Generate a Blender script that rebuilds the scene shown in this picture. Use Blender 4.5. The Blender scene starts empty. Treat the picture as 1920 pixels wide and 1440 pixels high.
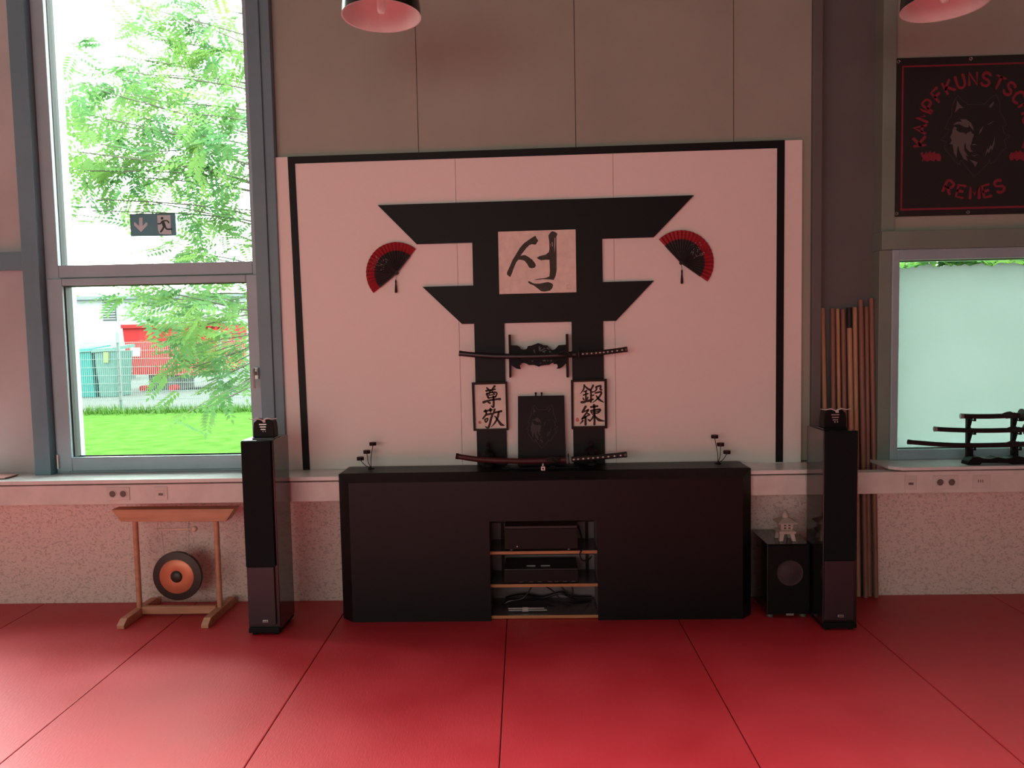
import bpy, bmesh, math, random
from mathutils import Vector, Matrix
random.seed(7)
SC = bpy.context.scene
COL = SC.collection

# ------------------------------------------------------------------ camera
F, PITCH, YAW, ROLL, EYE = 1400.0, 0.0637, -0.0298, -0.0202, 1.664
def cam_axes():
    cy, sy, cp, sp, cr, sr = math.cos(YAW), math.sin(YAW), math.cos(PITCH), math.sin(PITCH), math.cos(ROLL), math.sin(ROLL)
    right = Vector((cy, -sy, 0)); f0 = Vector((sy, cy, 0)); u0 = Vector((0, 0, 1))
    fw = cp*f0 - sp*u0; up = cp*u0 + sp*f0
    return cr*right + sr*up, -sr*right + cr*up, fw
AX, AU, AF = cam_axes()
cam = bpy.data.cameras.new('camera'); cam.sensor_width = 36; cam.lens = F/1920*36; cam.clip_end = 400
camo = bpy.data.objects.new('camera', cam); COL.objects.link(camo); SC.camera = camo
camo.matrix_world = Matrix(((AX.x, AU.x, -AF.x, 0), (AX.y, AU.y, -AF.y, 0), (AX.z, AU.z, -AF.z, EYE), (0, 0, 0, 1)))
def at(px, py, Y):
    """the point at distance Y in front of the eye that was measured at (px, py) on the photograph"""
    d = (px-960)/F*AX - (py-720)/F*AU + AF
    return Vector((0, 0, EYE)) + d*(Y/d.y)

# ------------------------------------------------------------------ light and exposure
SC.view_settings.view_transform = 'Standard'; SC.view_settings.look = 'None'
SC.view_settings.gamma = 1; SC.view_settings.use_curve_mapping = False
SC.view_settings.exposure = 0.0
SKY = 13.0
w = bpy.data.worlds.new('overcast_sky'); SC.world = w; w.use_nodes = True
bg = w.node_tree.nodes['Background']; bg.inputs[0].default_value = (0.93, 1.0, 0.98, 1); bg.inputs[1].default_value = SKY
def area(name, loc, rot, sx, sy, power, color=(1, 1, 1), portal=False):
    l = bpy.data.lights.new(name, 'AREA'); l.shape = 'RECTANGLE'; l.size = sx; l.size_y = sy; l.energy = power; l.color = color
    o = bpy.data.objects.new(name, l); COL.objects.link(o); o.location = loc; o.rotation_euler = rot
    if portal: l.cycles.is_portal = True
    return o
R90 = math.pi/2
area('window_portal', (-2.35, 4.80, 2.4), (-R90, 0, 0), 1.4, 3.6, 1, portal=True)
area('window_portal', (2.83, 4.80, 1.5), (-R90, 0, 0), 1.4, 1.3, 1, portal=True)
# added fill lights out of frame, as if from unseen windows and roof light
DAY = (0.93, 1.0, 0.97)
area('side_fill_light', (-4.5, 4.58, 1.5), (-R90, 0, 0), 1.8, 1.2, 110, DAY)
area('side_fill_light', (-4.5, 4.58, 3.4), (-R90, 0, 0), 1.8, 2.1, 110, DAY)
area('side_fill_light', (6.4, 4.635, 2.5), (-R90, 0, 0), 2.4, 3.4, 80, DAY)
sk = area('overhead_fill_light', (-0.6, 0.3, 4.69), (0, 0, 0), 7.0, 2.6, 290, DAY)   # added overhead fill, spread narrowed so it reaches the floor, not the walls
area('rear_fill_light', (-4.2, -6.98, 2.3), (R90, 0, 0), 9.0, 3.6, 255, (1.0, 1.0, 0.88))  # added white fill from behind the camera, no window modelled there
sk.data.spread = math.radians(70)

try:
    SC.cycles.use_denoising = True
    SC.cycles.max_bounces = 10; SC.cycles.diffuse_bounces = 6; SC.cycles.transparent_max_bounces = 12
    SC.cycles.sample_clamp_indirect = 6
except Exception: pass

# ------------------------------------------------------------------ materials
MATS = {}
def newmat(name):
    m = bpy.data.materials.new(name); m.use_nodes = True
    return m, m.node_tree.nodes, m.node_tree.links
def mat(name, c, rough=0.6, c2=None, scale=8, bump=0, bscale=60, metal=0, spec=0.5, stretch=None, coat=0, detail=4, fac=(0.35, 0.65)):
    if name in MATS: return MATS[name]
    m, N, L = newmat(name); b = N['Principled BSDF']
    b.inputs['Roughness'].default_value = rough; b.inputs['Metallic'].default_value = metal
    b.inputs['Specular IOR Level'].default_value = spec; b.inputs['Coat Weight'].default_value = coat
    b.inputs['Coat Roughness'].default_value = 0.08
    tc = N.new('ShaderNodeTexCoord'); mp = N.new('ShaderNodeMapping'); L.new(tc.outputs['Object'], mp.inputs[0])
    if stretch: mp.inputs['Scale'].default_value = stretch
    n = N.new('ShaderNodeTexNoise'); n.inputs['Scale'].default_value = scale; n.inputs['Detail'].default_value = detail
    L.new(mp.outputs[0], n.inputs['Vector'])
    r = N.new('ShaderNodeValToRGB'); c2 = c2 or tuple(x*0.88 for x in c)
    r.color_ramp.elements[0].position = fac[0]; r.color_ramp.elements[1].position = fac[1]
    r.color_ramp.elements[0].color = (*c2, 1); r.color_ramp.elements[1].color = (*c, 1)
    L.new(n.outputs['Fac'], r.inputs[0]); L.new(r.outputs[0], b.inputs['Base Color'])
    if bump:
        n2 = N.new('ShaderNodeTexNoise'); n2.inputs['Scale'].default_value = bscale; n2.inputs['Detail'].default_value = 3
        L.new(mp.outputs[0], n2.inputs['Vector'])
        bp = N.new('ShaderNodeBump'); bp.inputs['Strength'].default_value = bump; bp.inputs['Distance'].default_value = 0.01
        L.new(n2.outputs['Fac'], bp.inputs['Height']); L.new(bp.outputs[0], b.inputs['Normal'])
    MATS[name] = m
    return m
def plaster():
    m, N, L = newmat('rough_plaster'); b = N['Principled BSDF']; b.inputs['Roughness'].default_value = 0.9
    tc = N.new('ShaderNodeTexCoord'); mp = N.new('ShaderNodeMapping'); L.new(tc.outputs['Object'], mp.inputs[0])
    mp.inputs['Scale'].default_value = (1, 1, 1.35)
    n = N.new('ShaderNodeTexNoise'); n.inputs['Scale'].default_value = 70; n.inputs['Detail'].default_value = 5; n.inputs['Roughness'].default_value = 0.65
    L.new(mp.outputs[0], n.inputs['Vector'])
    r = N.new('ShaderNodeValToRGB'); r.color_ramp.elements[0].position = 0.36; r.color_ramp.elements[1].position = 0.5
    r.color_ramp.elements[0].color = (0.56, 0.43, 0.39, 1); r.color_ramp.elements[1].color = (0.84, 0.69, 0.64, 1)
    L.new(n.outputs['Fac'], r.inputs[0]); L.new(r.outputs[0], b.inputs['Base Color'])
    bp = N.new('ShaderNodeBump'); bp.inputs['Strength'].default_value = 0.6; bp.inputs['Distance'].default_value = 0.012
    L.new(n.outputs['Fac'], bp.inputs['Height']); L.new(bp.outputs[0], b.inputs['Normal'])
    return m
def tatami():
    m, N, L = newmat('red_mat_vinyl'); b = N['Principled BSDF']; b.inputs['Roughness'].default_value = 0.42
    b.inputs['Specular IOR Level'].default_value = 1.0; b.inputs['IOR'].default_value = 1.55
    tc = N.new('ShaderNodeTexCoord')
    n = N.new('ShaderNodeTexNoise'); n.inputs['Scale'].default_value = 2.2; n.inputs['Detail'].default_value = 6; L.new(tc.outputs['Object'], n.inputs['Vector'])
    r = N.new('ShaderNodeValToRGB'); r.color_ramp.elements[0].position = 0.3; r.color_ramp.elements[1].position = 0.75
    r.color_ramp.elements[0].color = (0.45, 0.007, 0.016, 1); r.color_ramp.elements[1].color = (0.54, 0.012, 0.025, 1)
    L.new(n.outputs['Fac'], r.inputs[0]); L.new(r.outputs[0], b.inputs['Base Color'])
    rr = N.new('ShaderNodeMapRange'); rr.inputs[1].default_value = 0.3; rr.inputs[2].default_value = 0.7; rr.inputs[3].default_value = 0.45; rr.inputs[4].default_value = 0.58
    L.new(n.outputs['Fac'], rr.inputs[0]); L.new(rr.outputs[0], b.inputs['Roughness'])
    mp = N.new('ShaderNodeMapping'); L.new(tc.outputs['Object'], mp.inputs[0]); mp.inputs['Scale'].default_value = (170, 42, 1)
    v = N.new('ShaderNodeTexVoronoi'); v.inputs['Scale'].default_value = 1; L.new(mp.outputs[0], v.inputs['Vector'])
    bp = N.new('ShaderNodeBump'); bp.inputs['Strength'].default_value = 0.22; bp.inputs['Distance'].default_value = 0.002
    L.new(v.outputs['Distance'], bp.inputs['Height']); L.new(bp.outputs[0], b.inputs['Normal'])
    return m
def glass():
    m, N, L = newmat('clear_glass'); N.remove(N['Principled BSDF'])
    t = N.new('ShaderNodeBsdfTransparent'); g = N.new('ShaderNodeBsdfGlossy'); g.inputs['Roughness'].default_value = 0.0
    t.inputs[0].default_value = (0.93, 0.98, 0.95, 1)
    lw = N.new('ShaderNodeLayerWeight'); lw.inputs[0].default_value = 0.12
    x = N.new('ShaderNodeMixShader'); L.new(lw.outputs['Fresnel'], x.inputs[0]); L.new(t.outputs[0], x.inputs[1]); L.new(g.outputs[0], x.inputs[2])
    L.new(x.outputs[0], N['Material Output'].inputs[0])
    return m
def frosted():
    m, N, L = newmat('frosted_film'); N.remove(N['Principled BSDF'])
    t = N.new('ShaderNodeBsdfTranslucent'); d = N.new('ShaderNodeBsdfDiffuse')
    tc = N.new('ShaderNodeTexCoord'); n = N.new('ShaderNodeTexNoise'); n.inputs['Scale'].default_value = 1.6; L.new(tc.outputs['Object'], n.inputs['Vector'])
    r = N.new('ShaderNodeValToRGB'); r.color_ramp.elements[0].position = .3; r.color_ramp.elements[1].position = .7
    r.color_ramp.elements[0].color = (0.395, 0.455, 0.435, 1); r.color_ramp.elements[1].color = (0.43, 0.485, 0.47, 1)
    L.new(n.outputs['Fac'], r.inputs[0]); L.new(r.outputs[0], t.inputs[0])
    d.inputs[0].default_value = (.6, .65, .62, 1)
    x = N.new('ShaderNodeMixShader'); x.inputs[0].default_value = 0.25; L.new(t.outputs[0], x.inputs[1]); L.new(d.outputs[0], x.inputs[2])
    L.new(x.outputs[0], N['Material Output'].inputs[0])
    return m
def leafmat(name, a, b_):
    m, N, L = newmat(name); N.remove(N['Principled BSDF'])
    t = N.new('ShaderNodeBsdfTranslucent'); d = N.new('ShaderNodeBsdfDiffuse')
    tc = N.new('ShaderNodeTexCoord'); n = N.new('ShaderNodeTexNoise'); n.inputs['Scale'].default_value = 1.8; n.inputs['Detail'].default_value = 5; L.new(tc.outputs['Object'], n.inputs['Vector'])
    r = N.new('ShaderNodeValToRGB'); r.color_ramp.elements[0].position = .38; r.color_ramp.elements[1].position = .62
    r.color_ramp.elements[0].color = (*a, 1); r.color_ramp.elements[1].color = (*b_, 1)
    L.new(n.outputs['Fac'], r.inputs[0]); L.new(r.outputs[0], t.inputs[0]); L.new(r.outputs[0], d.inputs[0])
    x = N.new('ShaderNodeMixShader'); x.inputs[0].default_value = 0.5; L.new(t.outputs[0], x.inputs[1]); L.new(d.outputs[0], x.inputs[2])
    L.new(x.outputs[0], N['Material Output'].inputs[0])
    return m
M = dict(
    plaster=plaster(), tatami=tatami(), glass=glass(), frost=frosted(),
    leaf=leafmat('walnut_leaf', (.088, .195, .082), (.165, .275, .075)), hedge=leafmat('hedge_leaf', (.05, .13, .035), (.11, .19, .035)),
    white=mat('white_board', (.80, .775, .735), .5, c2=(.785, .76, .72), scale=1.2),
    trunking=mat('trunking_white', (.74, .71, .68), .45),
    sill=mat('sill_laminate', (.80, .83, .82), .22, spec=.6),
    panel=mat('beige_wall_panel', (.34, .37, .31), .55, bump=.03, bscale=20, scale=1.5),
    greypanel=mat('grey_wall_panel', (.50, .48, .48), .6, scale=2),
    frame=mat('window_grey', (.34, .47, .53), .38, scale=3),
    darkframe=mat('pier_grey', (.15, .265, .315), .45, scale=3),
    header=mat('header_grey', (.20, .28, .235), .5, scale=3),
    column=mat('column_brown_grey', (.125, .132, .130), .6, scale=2, bump=.03),
    gasket=mat('black_gasket', (.012, .012, .012), .6),
    ceiling=mat('ceiling_white', (.16, .15, .13), .8), wallwhite=mat('hall_wall', (.40, .38, .35), .8),
    black=mat('matte_black', (.008, .008, .009), .5, scale=5, spec=.14),
    cabinet=mat('black_cabinet_finish', (.0065, .0065, .008), .38, scale=4, spec=.22, bump=.02, bscale=120),
    bframe=mat('black_frame_lacquer', (.009, .010, .0115), .5, spec=.2),
    gloss=mat('piano_black', (.010, .010, .012), .12, spec=.55, coat=.4, scale=3),
    grille=mat('speaker_grille_cloth', (.005, .008, .010), .75, spec=.2, bump=.2, bscale=900),
    baffle=mat('dark_baffle', (.030, .022, .030), .3),
    silver=mat('brushed_silver', (.55, .54, .52), .35, metal=.8), cone=mat('speaker_cone_grey', (.040, .032, .036), .4), palewood=mat('pale_wood', (.74, .56, .46), .5), palemetal=mat('pale_metal', (.62, .62, .60), .35), chrome=mat('chrome', (.75, .74, .72), .18, metal=1),
    paper=mat('rice_paper', (.80, .74, .66), .8, scale=20), ink=mat('ink', (.034, .036, .025), .7, c2=(.050, .052, .038), scale=60),
    ink2=mat('brown_black_ink', (.022, .008, .006), .7, c2=(.045, .022, .014), scale=90), seal=mat('seal_red', (.62, .22, .18), .8),
    sealpale=mat('seal_pale_red', (.60, .36, .30), .8),
    fanred=mat('fan_red', (.33, .011, .022), .6, scale=30), fanblack=mat('fan_black', (.022, .022, .022), .6), petal=mat('petal_grey', (.42, .37, .36), .7),
    scab=mat('black_lacquer', (.014, .011, .013), .3), scabred=mat('oxblood_lacquer', (.070, .014, .017), .42, c2=(.055, .011, .013), spec=.3), darkred=mat('dark_red_wood', (.018, .005, .004), .5, spec=.2),
    wrap=mat('black_handle_wrap', (.012, .010, .010), .7), ray=mat('white_ray_skin', (.55, .50, .44), .6), relief=mat('worn_relief', (.10, .10, .095), .5),
    beech=mat('beech_wood', (.60, .30, .18), .45, c2=(.50, .235, .135), scale=5, stretch=(1, 6, 6)),
    shelfwood=mat('shelf_wood', (.55, .24, .10), .45, c2=(.45, .18, .07), scale=5, stretch=(1, 8, 8)),
    stickwood=mat('light_oak_staff', (.52, .30, .18), .5, c2=(.42, .22, .13), scale=6, stretch=(6, 6, .7)),
    stickdark=mat('red_oak_staff', (.30, .15, .11), .5, c2=(.23, .11, .08), scale=6, stretch=(6, 6, .7)),
    gongrim=mat('gong_dark_bronze', (.055, .045, .040), .45, metal=.5), gongface=mat('gong_polished_bronze', (.66, .22, .12), .38, metal=.35, scale=12),
    stone=mat('pale_stone', (.55, .45, .40), .8, bump=.2, bscale=80), cord=mat('pale_cord', (.5, .42, .36), .8),
    banner=mat('banner_black', (.016, .0155, .016), .5, scale=3), bred=mat('banner_red', (.22, .016, .034), .6), bgrey=mat('banner_grey', (.115, .105, .105), .6),
    bline=mat('banner_line_grey', (.055, .053, .052), .6), eyelet=mat('eyelet_metal', (.4, .4, .4), .4, metal=.7),
    engrave=mat('engraved_grey', (.034, .030, .030), .6), plaque=mat('plaque_dark', (.013, .010, .0105), .55, spec=.2),
    socket=mat('socket_plastic', (.70, .66, .62), .4), hole=mat('socket_shadow_plastic', (.16, .12, .11), .5),
    signteal=mat('sign_teal', (.11, .34, .40), .5), signwhite=mat('sign_white', (.62, .78, .85), .5), signdark=mat('sign_dark_edge', (.02, .045, .04), .5),
    lampblack=mat('lamp_black_enamel', (.012, .012, .012), .22), lampwhite=mat('lamp_white_enamel', (.80, .74, .72), .3), bulb=mat('milky_bulb', (.85, .80, .76), .2),
    rackback=mat('rack_back', (.20, .15, .16), .6), devface=mat('device_face', (.012, .007, .008), .45, spec=.2), shelfgrey=mat('shelf_top_laminate', (.085, .060, .064), .22), black2=mat('device_black', (.010, .010, .011), .35), white2=mat('label_white', (.75, .75, .75), .6),
    grass=mat('lawn_green', (.052, .106, .023), .9, c2=(.034, .080, .014), scale=3.5, detail=8, bump=.3, bscale=40, spec=0),
    blade=mat('grass_blade', (.062, .14, .026), .8, spec=0), pave=mat('pale_concrete', (.085, .09, .085), .9, scale=1, spec=0),
    contred=mat('container_red', (.215, .015, .016), .6, scale=2, spec=.05), contdark=mat('container_under', (.03, .03, .03), .6),
    teal=mat('bin_teal', (.016, .125, .115), .6, spec=.05), teal2=mat('bin_green_grey', (.055, .115, .10), .6, spec=.05), binlabel=mat('bin_label', (.105, .135, .025), .6),
    bwhite=mat('facade_white', (.20, .22, .225), .7, scale=.4), roofgrey=mat('roof_edge_grey', (.07, .09, .095), .6), louver=mat('louver_grey', (.04, .055, .06), .6),
    galv=mat('galvanised_green', (.09, .12, .115), .5), bark=mat('bark', (.11, .10, .08), .9, scale=20), trailred=mat('trailer_red', (.15, .035, .035), .6),
    pinkpaper=mat('pinkish_cover', (.55, .30, .26), .6),
)

# ------------------------------------------------------------------ mesh helpers
def tag(o, label=None, cat=None, group=None, kind=None):
    if label: o['label'] = label
    if cat: o['category'] = cat
    if group: o['group'] = group
    if kind: o['kind'] = kind
    return o
def thing(name, label, cat, loc, group=None):
    o = bpy.data.objects.new(name, None); COL.objects.link(o); o.location = loc; o.empty_display_size = .05
    return tag(o, label, cat, group)
def origin(o):
    v = Vector((0, 0, 0))
    while o is not None:
        v += o.location; o = o.parent
    return v
def smooth_path(pts, n=4):
    pts = [Vector(p) for p in pts]
    if len(pts) < 3: return pts
    out = []
    for i in range(len(pts)-1):
        p0 = pts[max(i-1, 0)]; p1 = pts[i]; p2 = pts[i+1]; p3 = pts[min(i+2, len(pts)-1)]
        for k in range(n):
            t = k/n
            out.append(0.5*((2*p1) + (p2-p0)*t + (2*p0-5*p1+4*p2-p3)*t*t + (3*p1-p0-3*p2+p3)*t**3))
    out.append(pts[-1])
    return out
class MB:
    def __init__(s): s.v = []; s.f = []; s.m = []
    def add(s, vs, fs, mi=0):
        b = len(s.v); s.v += [Vector(v) for v in vs]
        for f in fs: s.f.append([b+i for i in f]); s.m.append(mi)
        return s
    def box(s, x0, x1, y0, y1, z0, z1, mi=0):
        return s.add([(x0, y0, z0), (x1, y0, z0), (x1, y1, z0), (x0, y1, z0), (x0, y0, z1), (x1, y0, z1), (x1, y1, z1), (x0, y1, z1)],
                     [(0, 3, 2, 1), (4, 5, 6, 7), (0, 1, 5, 4), (1, 2, 6, 5), (2, 3, 7, 6), (3, 0, 4, 7)], mi)
    def loft(s, A, B, mi=0):
        """a solid between two outlines with the same number of points"""
        n = len(A)
        return s.add(list(A)+list(B), [list(range(n))[::-1], list(range(n, 2*n))]+[(i, (i+1) % n, n+(i+1) % n, n+i) for i in range(n)], mi)
    def prismY(s, pts, y0, y1, mi=0):
        return s.loft([(p[0], y0, p[1]) for p in pts], [(p[0], y1, p[1]) for p in pts], mi)
    def prismX(s, pts, x0, x1, mi=0):
        return s.loft([(x0, p[0], p[1]) for p in pts], [(x1, p[0], p[1]) for p in pts], mi)
    def prismZ(s, pts, z0, z1, mi=0):
        return s.loft([(p[0], p[1], z0) for p in pts], [(p[0], p[1], z1) for p in pts], mi)
    def tube(s, path, r, n=8, mi=0, flat=1.0):
        path = [Vector(p) for p in path]; rs = r if isinstance(r, (list, tuple)) else [r]*len(path)
        t0 = (path[1]-path[0]).normalized(); ref = Vector((0, 0, 1)) if abs(t0.z) < .9 else Vector((0, 1, 0))
        u = (ref - t0*ref.dot(t0)).normalized(); b = len(s.v)
        for i, p in enumerate(path):
            t = (path[min(i+1, len(path)-1)]-path[max(i-1, 0)]).normalized()
            u = (u - t*u.dot(t)).normalized(); v = t.cross(u)
            for k in range(n):
                a = 2*math.pi*k/n
                s.v.append(p + rs[i]*(math.cos(a)*u + flat*math.sin(a)*v))
        for i in range(len(path)-1):
            for k in range(n):
                s.f.append([b+i*n+k, b+i*n+(k+1) % n, b+(i+1)*n+(k+1) % n, b+(i+1)*n+k]); s.m.append(mi)
        s.f.append([b+k for k in range(n)][::-1]); s.m.append(mi)
        e = b+(len(path)-1)*n; s.f.append([e+k for k in range(n)]); s.m.append(mi)
        return s
    def lathe(s, prof, c, axis=(0, 0, 1), n=28, mi=0, cap=True):
        ax = Vector(axis).normalized(); ref = Vector((1, 0, 0)) if abs(ax.x) < .9 else Vector((0, 0, 1))
        u = (ref-ax*ref.dot(ax)).normalized(); v = ax.cross(u); b = len(s.v); c = Vector(c)
        for r, h in prof:
            for k in range(n):
                a = 2*math.pi*k/n; s.v.append(c+ax*h+r*(math.cos(a)*u+math.sin(a)*v))
        for i in range(len(prof)-1):
            for k in range(n):
                s.f.append([b+i*n+k, b+i*n+(k+1) % n, b+(i+1)*n+(k+1) % n, b+(i+1)*n+k]); s.m.append(mi)
        if cap:
            s.f.append([b+k for k in range(n)][::-1]); s.m.append(mi)
            e = b+(len(prof)-1)*n; s.f.append([e+k for k in range(n)]); s.m.append(mi)
        return s
    def ball(s, c, r, n=16, mi=0, sz=1.0):
        return s.lathe([(r*math.sin(a), -r*sz*math.cos(a)) for a in [math.pi*(i+.02)/(n+.04)*1.0 for i in range(n+1)]], c, n=n, mi=mi)
    def poly(s, P, t=.001, mi=0):
        """a flat cut-out from outline P, t thick towards the room"""
        return s.loft([Vector(p)-Vector((0, t, 0)) for p in P], P, mi)
    def stroke(s, pts, wd, t=.001, mi=0, n=4):
        """a brush stroke through 3-D points in an XZ plane, widths along it"""
        wd = wd if isinstance(wd, (list, tuple)) else [wd]*len(pts)
        q = smooth_path([(p[0], p[1], p[2]) for p in pts], n); m = len(q); L, R = [], []
        for i, p in enumerate(q):
            f = i/(m-1)*(len(wd)-1); k = min(int(f), len(wd)-2); ww = wd[k]+(wd[k+1]-wd[k])*(f-k)
            d = q[min(i+1, m-1)]-q[max(i-1, 0)]; d.normalize(); nn = Vector((-d.z, 0, d.x))
            L.append(p+nn*ww/2); R.append(p-nn*ww/2)
        d0 = (q[0]-q[1]).normalized(); d1 = (q[-1]-q[-2]).normalized()
        A = [q[0]+d0*wd[0]*.35]+L+[q[-1]+d1*wd[-1]*.35]+R[::-1]
        b = len(s.v); k = len(A); s.v += [a-Vector((0, t, 0)) for a in A]+[Vector(a) for a in A]
        nL = len(L); top = [[0, 1, k-1], [nL, nL+1, nL+2]]+[[1+i, 2+i, k-2-i, k-1-i] for i in range(nL-1)]
        for f in top: s.f.append([b+i for i in f]); s.m.append(mi)
        for i in range(k): s.f.append([b+i, b+(i+1) % k, b+k+(i+1) % k, b+k+i]); s.m.append(mi)
        return s
    def build(s, name, mats, parent=None, smooth=False, bevel=0, seg=2):
        mats = mats if isinstance(mats, (list, tuple)) else [mats]
        o0 = origin(parent) if parent else Vector((0, 0, 0))
        me = bpy.data.meshes.new(name); me.from_pydata([tuple(v-o0) for v in s.v], [], s.f)
        for x in mats: me.materials.append(M[x])
        for p, i in zip(me.polygons, s.m): p.material_index = i
        bm = bmesh.new(); bm.from_mesh(me); bmesh.ops.recalc_face_normals(bm, faces=bm.faces); bm.to_mesh(me); bm.free()
        if smooth:
            me.polygons.foreach_set('use_smooth', [True]*len(me.polygons))
            try: me.set_sharp_from_angle(angle=math.radians(38))
            except Exception: pass
        o = bpy.data.objects.new(name, me); COL.objects.link(o)
        if parent: o.parent = parent
        if bevel:
            b = o.modifiers.new('bevel', 'BEVEL'); b.width = bevel; b.segments = seg; b.limit_method = 'ANGLE'; b.angle_limit = math.radians(40)
        return o
def struct(name, mb, m, parent=None, **k):
    o = mb.build(name, m, parent, **k)
    if parent is None: o['kind'] = 'structure'
    return o

# ------------------------------------------------------------------ the room
YW, YB = 4.65, 4.62           # wall face, face of the white board
XL, XR, YBACK, ZC = -9.0, 9.0, -7.0, 4.7
struct('floor', MB().box(XL, XR, YBACK, 4.75, -.12, -.04).box(XL, XR, YBACK, 2.638, -.04, -.0005).box(XL, -4.21, 2.638, 4.65, -.04, -.0005).box(3.875, XR, 2.638, 4.65, -.04, -.0005), 'tatami')
struct('ceiling', MB().box(XL, XR, YBACK, 5.0, ZC, ZC+.2), 'ceiling')
struct('wall_left', MB().box(XL-.2, XL, YBACK, 5.0, -.1, ZC), 'wallwhite')
struct('wall_right', MB().box(XR, XR+.2, YBACK, 5.0, -.1, ZC), 'wallwhite')
struct('wall_back', MB().box(XL, XR, YBACK-.2, YBACK, -.1, ZC), 'wallwhite')
struct('wall_parapet', MB().box(XL, 1.755, YW, 4.9, -.1, .85).box(2.115, XR, YW, 4.9, -.1, .85), 'plaster')
wf = MB()
for a, b in ((-1.56, -.685), (-.681, .279), (.283, 1.234), (1.238, 1.70)): wf.box(a, b, YW, 4.80, .86, ZC)
wf.box(-1.55, 1.70, 4.66, 4.86, .86, ZC, 1)
struct('wall_front', wf, ['panel', 'gasket'])
struct('wall_front_right', MB().box(2.195, 3.55, YW, 4.88, 2.25, ZC).box(3.55, XR, YW, 4.88, .85, ZC), 'panel')
struct('wall_front_left', MB().box(XL, -3.15, YW, 4.88, .85, 2.14).box(XL, -3.15, YW+.01, 4.88, 2.25, ZC), 'greypanel')
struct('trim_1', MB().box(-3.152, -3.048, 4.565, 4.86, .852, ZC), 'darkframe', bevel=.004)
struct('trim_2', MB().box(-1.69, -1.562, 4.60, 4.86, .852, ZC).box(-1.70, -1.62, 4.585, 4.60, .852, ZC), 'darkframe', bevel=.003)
struct('trim_3', MB().box(1.70, 1.757, 4.62, 4.88, 0, ZC), 'column', bevel=.004)
struct('trim_4', MB().box(2.115, 2.193, 4.625, 4.88, 2.25, ZC).box(2.107, 2.178, 4.63, 4.88, .852, 2.14), 'header', bevel=.003)
struct('trim_5', MB().box(2.107, 3.55, 4.60, 4.88, 2.14, 2.25), 'header', bevel=.003)
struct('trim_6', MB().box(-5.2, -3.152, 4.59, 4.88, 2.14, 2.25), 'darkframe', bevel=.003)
struct('column', MB().box(1.757, 2.115, 4.735, 4.95, -.05, ZC), 'column')
struct('trim_7', MB().box(XL, 1.72, 4.385, 4.655, .70, .818).box(1.72, 2.16, 4.385, 4.47, .70, .828).box(2.16, XR, 4.385, 4.655, .70, .828), 'trunking', bevel=.003)
# window sills
struct('sill_left', MB().box(-7.5, 1.72, 4.37, 4.665, .828, .852), 'sill', bevel=.003)
struct('sill_right', MB().prismZ([(2.075, 4.42), (2.13, 4.365), (6.5, 4.365), (6.5, 4.70), (2.075, 4.70)], .838, .858), 'sill', bevel=.003)

# ------------------------------------------------------------------ windows
def rect_frame(mb, x0, x1, z0, z1, wl, wr, wb, wt, y0, y1, mi=0):
    mb.box(x0, x0+wl, y0, y1, z0, z1, mi); mb.box(x1-wr, x1, y0, y1, z0, z1, mi)
    mb.box(x0+wl, x1-wr, y0, y1, z0, z0+wb, mi); mb.box(x0+wl, x1-wr, y0, y1, z1-wt, z1, mi)
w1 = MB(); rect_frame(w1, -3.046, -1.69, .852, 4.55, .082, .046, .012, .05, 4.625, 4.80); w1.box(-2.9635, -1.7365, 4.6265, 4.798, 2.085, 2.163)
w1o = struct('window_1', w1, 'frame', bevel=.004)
sash = MB(); rect_frame(sash, -3.03, -1.703, .866, 2.08, .092, .072, .088, .045, 4.61, 4.70)
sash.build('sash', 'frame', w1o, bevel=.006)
gk = MB(); rect_frame(gk, -2.942, -1.771, .948, 2.039, .012, .006, .006, .008, 4.635, 4.70); rect_frame(gk, -2.967, -1.733, 2.16, 4.50, .006, .006, .004, .004, 4.66, 4.72)
gk.build('gasket', 'gasket', w1o)
MB().box(-2.97, -1.73, 4.69, 4.696, 2.15, 4.52).build('upper_pane', 'glass', w1o)
MB().box(-2.945, -1.765, 4.66, 4.666, .94, 2.045).build('lower_pane', 'glass', w1o)
h = MB(); hx = at(481, 700, 4.6); h.box(hx.x-.014, hx.x+.014, 4.59, 4.61, hx.z-.035, hx.z+.035); h.box(hx.x-.009, hx.x+.009, 4.555, 4.59, hx.z-.01, hx.z+.012)
h.tube(smooth_path([(hx.x, 4.562, hx.z+.03), (hx.x, 4.55, hx.z), (hx.x, 4.55, hx.z-.09)]), [.009]*9, 8)
h.build('window_handle', 'silver', w1o, smooth=True)
hz = at(108, 866, 4.6); MB().lathe([(.008, -.045), (.008, .045)], (hz.x, 4.603, hz.z)).build('hinge', 'silver', w1o)
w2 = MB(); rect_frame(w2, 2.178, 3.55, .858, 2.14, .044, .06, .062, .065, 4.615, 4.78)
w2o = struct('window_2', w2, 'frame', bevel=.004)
gk = MB(); rect_frame(gk, 2.218, 3.494, .916, 2.079, .005, .005, .008, .008, 4.66, 4.70); gk.build('gasket', 'gasket', w2o)
MB().box(2.215, 3.5, 4.69, 4.696, .91, 2.085).build('window_pane', 'glass', w2o)
top = []
x = 2.215
while x < 3.5:
    top.append((x, 2.045+random.uniform(-.014, .012))); x += random.uniform(.012, .035)
MB().prismY([(3.5, .91), (2.215, .91)]+top+[(3.5, 2.04)], 4.682, 4.686).build('frosted_film', 'frost', w2o)

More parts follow.
